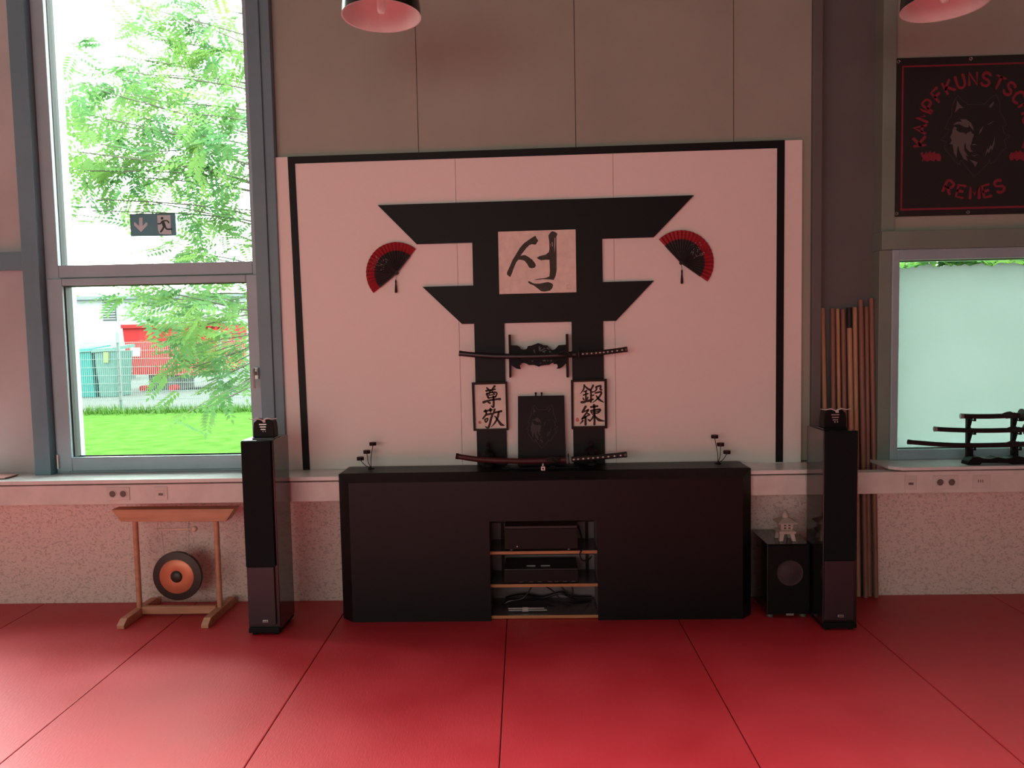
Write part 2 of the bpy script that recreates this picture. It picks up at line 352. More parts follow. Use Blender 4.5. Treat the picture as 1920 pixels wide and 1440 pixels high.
# ------------------------------------------------------------------ floor mats
names = ['red mat in the far left corner below the window panel', 'red mat under the wooden gong stand', 'red mat that carries the left tower speaker',
         'red mat in front of the left half of the black cabinet', 'red mat in front of the right half of the black cabinet, the reddest one',
         'red mat in front of the subwoofer and right speaker', 'red mat at the foot of the wall below the frosted window', 'red mat in the far right corner of the floor']
X0 = -.1655
for i, k in enumerate(range(-4, 4)):
    sk = .0152
    a0 = X0+k-sk*(2.64-3); a1 = X0+k-sk*(4.648-3); g = .0022
    o = MB().prismZ([(a0+g, 2.64), (a0+1-g, 2.64), (a1+1-g, 4.648), (a1+g, 4.648)], -.04, 0).build('floor_mat', 'tatami', bevel=.004)
    tag(o, names[i], 'mat', 'red judo mats on the floor')

# ------------------------------------------------------------------ white board, black frame, torii
bd = thing('wall_board', 'large white wall board with black painted frame behind the gate shape', 'board', (0, 4.635, .852))
wb = MB()
zt = lambda x: 2.789+(x+1.6)*.0055
for a, b in ((-1.601, -.459), (-.457, .501), (.503, 1.637)): wb.prismY([(a, .853), (b, .853), (b, zt(b)), (a, zt(a))], YB, 4.648)
wb.build('panel', 'white', bd)
oT = [at(539.5, 294.4, YB), at(1471, 263, YB), at(1457, 278, YB), at(553, 307, YB)]
MB().poly(oT, .006).build('frame_bar', 'bframe', bd)
MB().poly([at(539.5, 294.4, YB), at(553, 307, YB), at(581.5, 883.0, YB), at(568.7, 883.2, YB)], .006).build('frame_bar', 'bframe', bd)
MB().poly([at(1457, 278, YB), at(1471, 263, YB), at(1467.4, 866, YB), at(1454, 866.2, YB)], .006).build('frame_bar', 'bframe', bd)
tg = thing('torii_gate', 'flat black wooden gate shape with slanted beam ends fixed to white board', 'decoration', (0.03, 4.61, .87))
MB().prismY([(-.937, 2.481), (.984, 2.492), (.742, 2.248), (-.705, 2.240)], 4.600, YB-.0005).build('top_beam', 'bframe', tg)
MB().prismY([(-.676, 1.979), (.740, 1.985), (.507, 1.746), (-.438, 1.746)], 4.600, YB-.0005).build('lower_beam', 'bframe', tg)
MB().box(-.363, -.178, 4.601, YB-.0005, .853, 2.30).build('pillar', 'bframe', tg)
MB().box(.236, .429, 4.601, YB-.0005, .853, 2.30).build('pillar', 'bframe', tg)

# calligraphy on white sheet
def crop(ox, oy, sc, Y): return lambda p: at(ox+p[0]/sc, oy+p[1]/sc, Y)
YS = 4.590
cs = thing('calligraphy_sheet', 'unframed cream sheet with one big brushed sign in the middle of the gate', 'calligraphy', (.03, 4.595, 1.925))
c1 = crop(930, 420, 10.287, YS)
MB().poly([c1((40, 150)), c1((1535, 103)), c1((1550, 1315)), c1((65, 1352))], -.0095).build('paper', 'paper', cs)
bw = MB()
for P in ([(760, 225), (785, 280), (815, 320), (770, 395), (745, 400), (690, 390), (640, 410), (580, 470), (480, 600), (430, 690), (390, 740), (340, 860), (305, 960), (275, 1025), (215, 980), (210, 940), (250, 850), (320, 690), (400, 560), (460, 460), (540, 370), (640, 300), (700, 260)],
          [(480, 610), (560, 600), (620, 630), (700, 690), (750, 750), (770, 800), (750, 840), (690, 855), (640, 840), (600, 770), (550, 710), (490, 690), (430, 690), (440, 650)],
          [(1060, 150), (1100, 140), (1160, 165), (1185, 190), (1165, 250), (1165, 400), (1170, 600), (1170, 900), (1150, 1000), (1115, 1080), (1030, 1070), (900, 1065), (720, 1085), (800, 1060), (960, 1040), (1030, 1010), (1040, 900), (1030, 690), (960, 690), (870, 700), (820, 680), (785, 650), (840, 620), (960, 590), (1020, 540), (1030, 480), (1025, 330), (1010, 220)],
          [(620, 1105), (650, 1105), (690, 1130), (740, 1150), (840, 1150), (960, 1125), (1010, 1120), (1090, 1150), (1100, 1190), (1085, 1240), (1040, 1285), (930, 1305), (870, 1295), (800, 1240), (720, 1180), (660, 1160), (620, 1130)]):
    bw.poly([c1(p) for p in P], .0006)
for P in ([(1128, 270), (1146, 260), (1142, 420), (1130, 560), (1122, 420)], [(1075, 350), (1090, 345), (1092, 440), (1080, 430)], [(1045, 380), (1053, 380), (1052, 460)]):
    bw.poly([Vector(c1(p))-Vector((0, .0007, 0)) for p in P], .0003, 1)
bw.build('brush_writing', ['ink', 'petal'], cs)
sl = MB()
for a, b in (((1370, 1175), (1370, 1255)), ((1370, 1250), (1445, 1245)), ((1443, 1175), (1445, 1250)), ((1370, 1178), (1415, 1176))): sl.stroke([c1(a), c1(b)], .0016, .0006)
sl.build('seal', 'sealpale', cs)

def framed(label, ox, corners, inner, strokes, seal, loc):
    f = thing('framed_calligraphy', label, 'picture', loc, 'framed calligraphies on the gate pillars')
    cc = crop(ox, 705, 13.09, 4.585)
    o = [cc(p) for p in corners]; i = [cc(p) for p in inner]; m = MB()
    for k in range(4):
        q = [o[k], o[(k+1) % 4], i[(k+1) % 4], i[k]]
        m.loft([v+Vector((0, -.010, 0)) for v in q], [v+Vector((0, .0145, 0)) for v in q])
    m.build('frame', 'darkred', f)
    MB().poly([v+Vector((0, .004, 0)) for v in i], -.004).build('paper', 'paper', f)
    b = MB(); ch = cc
    u = 4.6/F/13.09
    for pts, wd in strokes:
        wd = [x*u*1.22 for x in (wd if isinstance(wd, (list, tuple)) else (wd, wd))]
        b.stroke([Vector(ch(p))+Vector((0, .004, 0)) for p in pts], wd, .0006)
    b.build('brush_writing', 'ink2', f)
    cx, cy, rx, ry = seal; s_ = MB()
    s_.poly([Vector(ch((cx+rx*math.cos(a)*random.uniform(.8, 1.1), cy+ry*math.sin(a)*random.uniform(.8, 1.1))))+Vector((0, .004, 0)) for a in [k*math.pi/7 for k in range(14)]], .0006)
    s_.build('seal', 'seal', f)
framed('framed writing with two brushed signs on the left gate pillar', 880, [(60, 160), (930, 140), (955, 1325), (105, 1345)], [(120, 212), (882, 192), (910, 1285), (155, 1300)],
    [([(420, 285), (470, 335)], (30, 46)), ([(625, 245), (560, 325)], (52, 30)), ([(405, 368), (640, 325)], (45, 34)), ([(425, 430), (470, 550)], (48, 40)), ([(430, 430), (600, 395), (672, 425), (640, 520)], (30, 32, 36, 30)),
     ([(520, 335), (485, 450)], 28), ([(560, 335), (565, 400), (620, 440)], 24), ([(480, 475), (625, 450)], 24), ([(460, 545), (645, 512)], 30),
     ([(335, 650), (500, 598), (690, 570), (762, 570)], (56, 40, 40, 56)), ([(590, 490), (597, 690), (585, 765), (530, 728)], (40, 46, 44, 16)), ([(450, 640), (512, 668)], (26, 46)),
     ([(360, 872), (562, 828)], (44, 40)), ([(392, 832), (418, 930)], (40, 34)), ([(512, 795), (522, 885)], (44, 34)), ([(430, 920), (328, 1055)], (42, 34)), ([(395, 965), (555, 930), (530, 1060), (470, 1262), (385, 1240)], (34, 46, 46, 46, 14)),
     ([(375, 1065), (398, 1135)], (30, 34)), ([(380, 1062), (452, 1046), (430, 1118), (398, 1135)], (26, 32, 30, 26)), ([(622, 810), (588, 935)], (46, 30)), ([(600, 905), (795, 862)], (38, 46)),
     ([(722, 880), (690, 1030), (620, 1160), (530, 1258)], (42, 44, 34, 8)), ([(618, 980), (700, 1085), (780, 1190), (872, 1215)], (22, 40, 62, 8))], (250, 1137, 42, 42), (-.27, 4.59, 1.10))
framed('framed writing with two brushed signs on the right gate pillar', 1065, [(72, 100), (948, 72), (962, 1280), (88, 1305)], [(130, 148), (890, 128), (905, 1222), (135, 1238)],
    [([(402, 215), (385, 325), (308, 435)], (40, 32, 12)), ([(410, 240), (480, 310), (552, 345)], (26, 42, 44)), ([(388, 388), (470, 355)], 26), ([(372, 472), (502, 430)], 30), ([(440, 370), (440, 610)], 36), ([(368, 540), (396, 592)], (30, 36)), ([(492, 520), (468, 582)], (34, 22)), ([(320, 642), (400, 640), (532, 588)], (50, 48, 30)),
     ([(622, 222), (582, 310), (545, 340)], (44, 36, 26)), ([(560, 330), (566, 500), (560, 645)], (40, 40, 44)), ([(568, 402), (642, 385)], 28), ([(568, 492), (642, 465)], 28), ([(478, 630), (622, 570)], (34, 36)),
     ([(690, 262), (700, 330), (655, 385)], (42, 38, 24)), ([(690, 272), (802, 242), (792, 330), (838, 338)], (32, 44, 38, 32)), ([(660, 422), (820, 395), (762, 520), (605, 662)], (30, 44, 40, 10)), ([(690, 480), (770, 580), (882, 650)], (24, 48, 14)),
     ([(440, 742), (348, 898)], (50, 40)), ([(352, 895), (505, 825)], (28, 36)), ([(505, 830), (415, 960), (335, 1065)], (38, 36, 30)), ([(340, 1060), (500, 965)], (30, 30)), ([(478, 918), (532, 958)], (28, 44)), ([(430, 1000), (432, 1205)], 48), ([(372, 1090), (298, 1178)], (40, 18)), ([(488, 1068), (548, 1105)], (26, 42)),
     ([(555, 765), (732, 740)], (42, 44)), ([(558, 850), (582, 915)], (34, 30)), ([(560, 852), (790, 822), (745, 905)], (32, 44, 34)), ([(598, 890), (760, 868)], 26), ([(590, 938), (745, 908)], 26), ([(638, 700), (652, 950), (650, 1200)], (48, 42, 48)), ([(640, 960), (590, 1050), (535, 1112)], (32, 36, 14)), ([(655, 975), (760, 1080), (905, 1108)], (24, 60, 10))],
    (232, 1078, 45, 55), (.33, 4.59, 1.11))

# ------------------------------------------------------------------ folding fans
def fan(label, pivot, R, a0, a1, tass):
    p = at(*pivot, 4.605); k = 4.6/F
    f = thing('folding_fan', label, 'fan', p, 'folding fans on the white board'); R *= k
    n = 44; lf = MB()
    def pt(a, r, i): return p+Vector((r*math.cos(a), (-.004 if i % 2 else .004), r*math.sin(a)))
    A = [math.radians(a0+(a1-a0)*i/n) for i in range(n+1)]
    for i in range(n):
        for r0, r1, mi in ((.06, .725, 0), (.725, 1.0, 1)):
            lf.add([pt(A[i], R*r0, i), pt(A[i+1], R*r0, i+1), pt(A[i+1], R*r1, i+1), pt(A[i], R*r1, i)], [(0, 1, 2, 3)], mi)
    o = lf.build('leaf', ['fanblack', 'fanred'], f); md = o.modifiers.new('paper', 'SOLIDIFY'); md.thickness = .001
    ac = math.radians(a0+(a1-a0)*(.42 if a0 < 0 else .58)); bl = MB()
    for _ in range(46):
        r = R*random.uniform(.42, .86); a = ac+random.gauss(0, .2); c = p+Vector((r*math.cos(a), -.0055, r*math.sin(a))); s = random.uniform(.0012, .0032)
        bl.poly([c+Vector((s*math.cos(t)*random.uniform(.6, 1.2), 0, s*math.sin(t)*random.uniform(.6, 1.2))) for t in [q*math.pi/3 for q in range(6)]], .0006)
    bl.build('blossom_print', 'petal', f)
    for a in (a0, a1):
        a = math.radians(a); d = Vector((math.cos(a), 0, math.sin(a)))
        MB().tube([p-d*.008+Vector((0, -.006, 0)), p+d*R*.72+Vector((0, -.006, 0))], [.004, .0035], 6).build('guard_stick', 'fanblack', f)
    MB().lathe([(.010, -.008), (.012, 0), (.010, .006)], p, (0, -1, 0), 14).build('pivot', 'fanblack', f)
    ts = MB(); q = [at(x, y, 4.602) for x, y in tass]
    ts.tube([p+Vector((0, -.006, -.008)), q[0]], .0012, 5); m = q[1]-q[0]
    ts.tube([q[0], q[0]+m*.15, q[0]+m*.3, q[0]+m*.85, q[1]], [.002, .005, .004, .008, .0075], 10)
    ts.build('tassel', 'darkred', f, smooth=True)
fan('red rimmed black folding fan on the left of the gate, pointing up left', (743.7, 511.9), 57.5, 50, 219, [(742, 524), (742.5, 549)])
fan('red rimmed black folding fan on the right of the gate, pointing up right', (1277, 493), 60, -36, 132.5, [(1278.5, 505), (1278.5, 532)])

# ------------------------------------------------------------------ swords
def sword(label, scab, hand, r=.0165, m='scab', group=None, cord=True, tip='scab', detail=True):
    a, b = scab[-1], hand[0]
    s = thing('katana', label, 'sword', (scab[0]+hand[-1])/2, group)
    P = smooth_path(scab, 5); n = len(P)
    MB().tube(P, [r*(.93+.07*i/(n-1)) for i in range(n)], 12, flat=.72).build('scabbard', m, s, smooth=True)
    d0 = (P[1]-P[0]).normalized(); MB().tube([P[0]-d0*.004, P[0]+d0*.012], r*1.03, 12, flat=.74).build('scabbard_tip', tip, s, smooth=True)
    d = (b-a).normalized(); g = a+(b-a)*.5
    MB().lathe([(.020, -.003), (.037, -.0028), (.037, .0028), (.020, .003)], g, d, 20).build('guard', 'gongrim', s, smooth=True)
    H = smooth_path(hand, 5)
    hd = MB().tube(H, r*.93, 12, flat=.78)
    pm = H[-1]-H[-2]; pm.normalize(); MB().tube([H[-1]-pm*.012, H[-1]+pm*.004], r*1.02, 12, flat=.82).build('pommel', 'gongrim', s, smooth=True)
    if detail:
        L = len(H)
        tot = (H[-1]-H[0]).length; k = 11
        for i in range(k):
            f = (i+.7)/k*(L-1); j = min(int(f), L-2); c = H[j]+(H[j+1]-H[j])*(f-j); t = (H[j+1]-H[j]).normalized(); nn = Vector((-t.z, 0, t.x))
            c = c+Vector((0, -r*.74, 0)); e = tot/k*.27
            hd.poly([c+t*e, c+nn*r*.34, c-t*e, c-nn*r*.34], .001, 1)
    hd.build('handle', ['wrap', 'ray'], s, smooth=True)
    if cord:
        c0 = scab[-1]+(scab[-2]-scab[-1])*.35; cd = MB()
        for i in range(7):
            c = c0+(scab[-2]-scab[-1]).normalized()*(.008*i-.01)
            cd.lathe([(r*1.0, -.004), (r*1.18, 0), (r*1.0, .004)], c, d, 12)
        cd.tube(smooth_path([c0+Vector((0, -r, 0)), c0+Vector((-.03, -r-.008, .022)), c0+Vector((-.075, -r-.003, .006)), c0+Vector((-.02, -r-.004, -.008))]), .0045, 7)
        cd.build('cord', 'wrap', s, smooth=True)
    return s
c6 = lambda Y: crop(840, 600, 4.8, Y)
q = c6(4.522)
sword('black sheathed sword held by the carved wall rack', [q(p) for p in ((105, 300), (240, 314), (400, 324), (560, 327), (800, 325), (1000, 316), (1150, 308))], [q(p) for p in ((1195, 306), (1330, 297), (1460, 284), (1608, 264))])
q = crop(840, 820, 5.333, 4.44)
sword('sheathed sword with dark red scabbard lying on the black cabinet', [q(p) for p in ((85, 188), (280, 218), (460, 231), (700, 238), (950, 236), (1180, 224))], [q(p) for p in ((1235, 220), (1400, 207), (1580, 192), (1782, 172))], m='scabred', r=.0175, tip='darkred')
# carved wall rack
c4 = crop(940, 610, 13.09, 4.565)
rk = thing('sword_rack', 'carved black wooden wall rack with two upright bars on white board', 'rack', c4((910, 1000)))
plate = [(200, 490), (390, 495), (450, 530), (480, 580), (550, 600), (620, 580), (650, 510), (740, 495), (820, 465), (900, 435), (960, 450), (1040, 490), (1130, 495), (1180, 560), (1240, 600), (1300, 595), (1350, 550), (1400, 490), (1580, 475), (1620, 470), (1620, 900), (1560, 960), (1500, 1020), (1430, 1060), (1350, 1060), (1385, 1020), (1370, 960), (1310, 925), (1240, 925), (1180, 965), (1060, 975), (980, 985), (920, 1015), (860, 990), (800, 970), (680, 975), (620, 940), (560, 920), (490, 930), (455, 985), (480, 1075), (380, 1065), (290, 1010), (230, 960), (200, 900)]
MB().poly([c4(p) for p in plate], .014).build('carved_plate', 'black', rk, bevel=.002)
for x0, x1, y0, y1 in ((175, 238, 228, 1282), (1585, 1648, 212, 1278)):
    a, b = c4((x0, y0)), c4((x1+6, y1)); MB().box(a.x, b.x, 4.545, YB, b.z, a.z).build('side_bar', 'darkred', rk, bevel=.003)
for P in ([(790, 600), (812, 590), (832, 690), (820, 705), (800, 650)], [(920, 500), (940, 520), (950, 560), (985, 525), (975, 560), (935, 620), (920, 600)], [(930, 625), (1060, 555), (1090, 560), (960, 640)], [(1000, 640), (1050, 615), (1090, 605), (1110, 620), (1060, 640), (1080, 675), (1030, 670)],
          [(1160, 640), (1195, 625), (1225, 655), (1190, 675)], [(1010, 860), (1080, 845), (1095, 880), (1030, 880)], [(1120, 870), (1150, 850), (1150, 890)], [(1195, 855), (1245, 845), (1235, 885), (1205, 880)], [(935, 935), (980, 915), (975, 935)], [(745, 865), (790, 870), (755, 900)], [(1100, 560), (1140, 540), (1190, 600), (1150, 590)]):
    MB().poly([c4(p)+Vector((0, -.0141, 0)) for p in P], .003).build('relief_scroll', 'relief', rk)
for x in (-.115, .10):
    hk = MB(); c = c4((910, 812)); hk.box(c.x+x-.01, c.x+x+.01, 4.500, 4.552, c.z-.034, c.z-.021); hk.box(c.x+x-.01, c.x+x+.01, 4.496, 4.503, c.z-.034, c.z-.014); hk.build('hook', 'black', rk)

# ------------------------------------------------------------------ black cabinet
CT = .87
cb = thing('media_cabinet', 'long low black cabinet with slanted front edges and an open shelf bay', 'cabinet', (.04, 4.45, 0))
cf = 4.275
fp = [(-1.093, 0), (-.277, 0), (-.277, .592), (.349, .592), (.349, 0), (1.186, 0), (1.186, .829), (-1.093, .829)]
MB().prismY(fp, cf, cf+.018).build('front_panel', 'cabinet', cb)
e = .0015
MB().loft([(-1.093, cf, .829), (1.186, cf, .829), (1.186, cf+.018, .829), (-1.093, cf+.018, .829)], [(-1.167, 4.345, CT), (1.252, 4.345, CT), (1.252, 4.363, CT), (-1.167, 4.363, CT)]).build('top_bevel', 'cabinet', cb)
for s, xa, xb in ((-1, -1.093, -1.167), (1, 1.186, 1.252)):
    t = .016*s
    MB().loft([(xa, cf, 0), (xa, cf, .829), (xa-t, cf+.004, .829), (xa-t, cf+.004, 0)], [(xb, 4.345, 0), (xb, 4.345, CT), (xb-t, 4.349, CT), (xb-t, 4.349, 0)]).build('side_bevel', 'cabinet', cb)
    MB().prismX([(4.345, 0), (4.640, 0), (4.640, .69), (4.365, .69), (4.365, CT-.001), (4.345, CT-.001)], min(xb, xb-t), max(xb, xb-t)).build('side_panel', 'cabinet', cb)
MB().prismZ([(-1.166, 4.346), (1.251, 4.346), (1.251, 4.598), (-1.166, 4.598)], .8535, CT).build('top', 'cabinet', cb, bevel=.001)
# inside: shelf rack
sr = thing('shelf_rack', 'open shelf rack with orange wood boards inside the black cabinet', 'shelf', (.036, 4.45, 0))
for z, y0 in ((.004, 4.30), (.182, 4.33), (.380, 4.33)): b = MB().box(-.2825, .3545, y0+.006, 4.599, z+.001, z+.018).build('shelf', 'shelfgrey', sr); MB().box(-.2825, .3545, y0, y0+.006, z, z+.018).build('shelf_edge', 'shelfwood', b, bevel=.001)
for x in (-.290, .355): MB().box(x, x+.007, 4.32, 4.61, 0, .66).build('side_board', 'rackback', sr)
bk = MB().box(-.285, .357, 4.60, 4.61, 0, .66)
bk.build('back_board', 'rackback', sr)
for z in (.505, .30):
    MB().box(-.284, .356, 4.585, 4.599, z, z+.012).build('rail', 'darkred', sr)
    for x in (-.225, .30): MB().box(x, x+.02, 4.59, 4.599, z-.105, z-.001).build('batten', 'darkred', sr)
av = thing('receiver', 'deep black audio receiver on the upper orange shelf', 'receiver', (.03, 4.46, .398))
MB().box(-.19, .238, 4.345, 4.570, .410, .545).build('case', 'black2', av, bevel=.003)
MB().box(-.192, .24, 4.337, 4.345, .408, .530).build('front_plate', 'devface', av, bevel=.002)
MB().lathe([(.0045, 0), (.004, .003)], (-.118, 4.3372, .425), (0, -1, 0), 12).build('power_lamp', 'silver', av)
for x in (-.15, .19): MB().lathe([(.022, 0), (.020, .012)], (x, 4.37, .3988), n=16).build('foot', 'black2', av)
pv = thing('disc_player', 'flat black disc player on the lower orange shelf', 'player', (.03, 4.46, .200))
MB().box(-.197, .238, 4.345, 4.57, .208, .288).build('case', 'black2', pv, bevel=.003)
fpz = MB().box(-.199, .240, 4.337, 4.345, .206, .278).build('front_plate', 'devface', pv, bevel=.002)
for x in (-.11, -.05, 0, .06, .10, .15, .20): MB().box(x, x+.022, 4.334, 4.337, .211, .214).build('button', 'relief', pv)
for x in (-.18, .20): MB().lathe([(.018, 0), (.017, .009)], (x, 4.37, .2008), n=16).build('foot', 'black2', pv)
for a, b in ((-.065, -.012), (.02, .075)): MB().box(a, b, 4.40, 4.406, .288, .291).build('lid_trim', 'silver', pv)
tr = thing('metal_case', 'flat dark case with pale metal rails on the cabinet floor board', 'case', (-.12, 4.42, .022))
MB().box(-.175, .05, 4.35, 4.47, .0225, .050).build('case', 'black2', tr, bevel=.002)
for a, b, c_, d_ in ((-.178, .052, .034, .040), (-.178, .035, .046, .052)): MB().box(a, b, 4.345, 4.35, c_, d_).build('rail', 'silver', tr)
MB().box(-.095, -.06, 4.342, 4.345, .030, .056).build('clasp', 'silver', tr)
cables = [('black cable hanging from the lower shelf in a wide loop', [(-.03, 4.40, .172), (-.09, 4.41, .09), (-.17, 4.40, .075), (-.22, 4.42, .045), (-.20, 4.52, .035)]),
          ('black cable running down beside the receiver on the right', [(.252, 4.50, .50), (.266, 4.42, .46), (.266, 4.36, .420), (.258, 4.320, .402), (.250, 4.312, .380), (.262, 4.318, .345), (.30, 4.40, .32), (.33, 4.50, .31)]),
          ('black cable crossing below the lower shelf on the right', [(.03, 4.40, .172), (.09, 4.41, .13), (.16, 4.41, .06), (.26, 4.43, .045), (.31, 4.50, .032)]),
          ('black cable dangling in a narrow loop under the lower shelf', [(.12, 4.42, .173), (.17, 4.42, .12), (.19, 4.42, .09), (.21, 4.42, .12), (.20, 4.42, .173)]),
          ('thick bundle of black cable lying at the back of the cabinet floor', [(-.20, 4.56, .034), (-.10, 4.54, .06), (.02, 4.55, .04), (.14, 4.53, .075), (.22, 4.55, .04), (.33, 4.56, .034)])]
for i, (lb, P) in enumerate(cables):
    tag(MB().tube(smooth_path(P, 6), .010 if i == 4 else .0045, 6).build('cable', 'black2', smooth=True), lb, 'cable', 'cables in the cabinet bay')

# ------------------------------------------------------------------ things on the cabinet
st = thing('sword_stand', 'low black stand under the dark red sword on the cabinet', 'stand', (0, 4.45, CT))
MB().box(-.20, .26, 4.41, 4.47, CT+.001, CT+.012).build('base', 'black', st, bevel=.003)
for x, py in ((-.17, 861.6), (.10, 860.4)):
    zs = at(960+x*300, py+2.5, 4.44).z-.032-CT; k = zs/.034
    MB().prismY([(x-.02, CT+.012), (x+.02, CT+.012), (x+.012, CT+.022*k), (x+.018, CT+.034*k), (x-.018, CT+.034*k), (x-.012, CT+.022*k)], 4.42, 4.46).build('upright', 'black', st)
# wolf drawing, in crop pixels of the banner
WOLF = [(455, 75), (430, 100), (385, 170), (360, 260), (355, 370), (305, 440), (280, 520), (250, 570), (310, 575), (290, 650), (190, 740), (275, 765), (240, 860), (320, 950), (400, 1060), (475, 1110), (490, 1040), (600, 1180), (700, 1300), (800, 1190), (915, 1075), (920, 1030), (940, 1095), (1000, 1060), (1090, 930), (1175, 850), (1140, 735), (1235, 690), (1140, 640), (1120, 540), (1180, 520), (1130, 400), (1085, 340), (1075, 180), (1030, 60), (960, 90), (850, 200), (600, 210), (500, 130)]
WFILL = [[(435, 150), (480, 215), (535, 260), (465, 265), (400, 330), (425, 240)], [(985, 160), (985, 200), (940, 255), (910, 250), (945, 200)],
    [(370, 515), (430, 470), (510, 465), (480, 430), (570, 430), (640, 480), (680, 560), (680, 600), (640, 550), (615, 510), (600, 555), (540, 545), (470, 500)],
    [(395, 540), (430, 555), (420, 590), (470, 625), (555, 635), (560, 670), (590, 630), (640, 610), (660, 640), (690, 655), (665, 720), (650, 790), (630, 830), (640, 890), (680, 910), (625, 920), (575, 870), (560, 770), (540, 830), (545, 900), (600, 985), (560, 970), (600, 1060), (530, 1020), (470, 900), (455, 830), (440, 850), (430, 950), (430, 1010), (390, 940), (370, 810), (325, 805), (355, 745), (330, 695), (360, 640), (370, 580)],
    [(650, 820), (690, 795), (740, 815), (700, 815)], [(640, 960), (700, 970), (755, 955), (700, 985)], [(620, 1035), (680, 1050), (745, 1075), (705, 1145), (680, 1090)],
    [(760, 660), (780, 590), (830, 530), (800, 610)], [(885, 515), (930, 480), (990, 455), (940, 495)], [(1000, 680), (1000, 780), (960, 905), (945, 860), (910, 940), (895, 910), (850, 990), (890, 860), (905, 890), (935, 815), (955, 840), (985, 760)]]
pq = thing('wolf_plaque', 'dark plaque with faint engraved wolf head leaning between the gate pillars', 'plaque', at(1015, 868, 4.55))
zb = CT+.002; yb, yt = 4.53, 4.585
xl0, xr0, xl1, xr1 = at(971, 858, 4.53).x, at(1061, 858, 4.53).x, at(971, 742.7, 4.58).x, at(1057.7, 741.7, 4.58).x; ztop = at(1015, 742.3, 4.585).z
MB().loft([(xl0, yb, zb), (xr0, yb, zb), (xr0, yb+.012, zb), (xl0, yb+.012, zb)], [(xl1, yt, ztop), (xr1, yt, ztop), (xr1, yt+.012, ztop), (xl1, yt+.012, ztop)]).build('board', 'plaque', pq, bevel=.002)
def onpl(px, py):
    y = 4.55; 
    for _ in range(3):
        p = at(px, py, y); y = yb+(yt-yb)*(p.z-zb)/(ztop-zb)
    return at(px, py, y)+Vector((0, -.0005, 0))
wl = MB(); sc = lambda p: onpl(1016+(p[0]-705)*.0575, 800+(p[1]-680)*.0665)
WL = WOLF+[WOLF[0]]
for a, b in zip(WL, WL[1:]): wl.stroke([sc(a), sc(b)], .0024, .0006, n=1)
for P in WFILL: wl.poly([sc(p) for p in P], .0006)
wl.build('engraving', 'engrave', pq)
for x in (1004.5, 1015.5): c = at(x, 741, 4.588); MB().lathe([(.004, -.01), (.0045, .006), (.007, .010), (.005, .018)], c, n=12).build('easel_prong', 'darkred', pq, smooth=True)
def statuette(label, px, py, kind):
    c = at(px, py, 4.54); c.z = CT+.0005
    s = thing('lantern_statuette', label, 'figurine', c, 'small dark figurines on the cabinet')
    if kind == 0:
        MB().lathe([(.040, 0), (.042, .012), (.030, .018), (.034, .030), (.040, .05), (.036, .075), (.022, .092), (.008, .098)], c, n=24).build('bell_body', 'plaque', s, smooth=True)
        MB().lathe([(.008, .097), (.013, .108), (.009, .120), (.014, .130), (.004, .150)], c, n=16).build('knob', 'plaque', s, smooth=True)
    else:
        MB().lathe([(.036, 0), (.036, .012), (.016, .02), (.016, .045), (.030, .052)], c, n=6).build('pedestal', 'plaque', s)
        MB().lathe([(.022, .052), (.024, .085)], c, n=6).build('light_box', 'plaque', s)
        MB().lathe([(.042, .085), (.030, .100), (.010, .112)], c, n=6).build('roof', 'plaque', s)
        MB().lathe([(.008, .112), (.012, .122), (.003, .148)], c, n=12).build('finial', 'plaque', s, smooth=True)
statuette('small black bell shaped figurine at the foot of the left gate pillar', 915, 850, 0)
statuette('small black lantern figurine at the foot of the right gate pillar', 1108, 850, 1)
cu = thing('cube_ornament', 'tiny silver cube ornament with a pointed top at the cabinet centre front', 'ornament', (at(1018.5, 888, 4.37).x, 4.37, CT))
x = cu.location.x
MB().box(x-.013, x+.013, 4.357, 4.383, CT+.0005, CT+.026).build('cube', 'silver', cu, bevel=.003)
MB().lathe([(.004, CT+.026), (.005, CT+.034), (.001, CT+.046)], (x, 4.37, 0), n=10).build('tip', 'silver', cu, smooth=True)
MB().poly([(x-.006, 4.3565, CT+.008), (x+.006, 4.3565, CT+.008), (x+.006, 4.3565, CT+.018), (x-.006, 4.3565, CT+.018)], .0006).build('face_mark', 'gasket', cu)
def candle(label, cups, base):
    b = at(*base, 4.52); b.z = CT+.0005
    s = thing('candle_holder', label, 'candle holder', b, 'metal candle holders on the cabinet')
    MB().lathe([(.020, 0), (.020, .004), (.006, .006)], b, n=18).build('base', 'darkred', s)
    for i, (x, y) in enumerate(cups):
        c = at(x, y, 4.52+.02*(i-1))
        MB().tube(smooth_path([b+Vector((0, 0, .004)), b+(c-b)*.45+Vector((-.006 if x < 1000 else .006, 0, -.008)), c-Vector((0, 0, .008))]), .0022, 6).build('arm', 'darkred', s, smooth=True)
        MB().lathe([(.015, -.010), (.0215, -.009), (.0215, .010), (.019, .0105), (.019, .004), (.002, .004)], c, n=20).build('cup', 'darkred', s, smooth=True)
        MB().lathe([(.0185, .0035), (.0185, .0085), (.003, .0085)], c, n=18).build('tealight', 'relief', s)
candle('three armed tealight holder on the left end of the black cabinet', [(675.6, 860), (687.8, 847.4), (699, 832.4)], (696, 875.5))
candle('three armed tealight holder on the right end of the black cabinet', [(1340, 818.8), (1351, 833.5), (1363, 848)], (1346, 864))

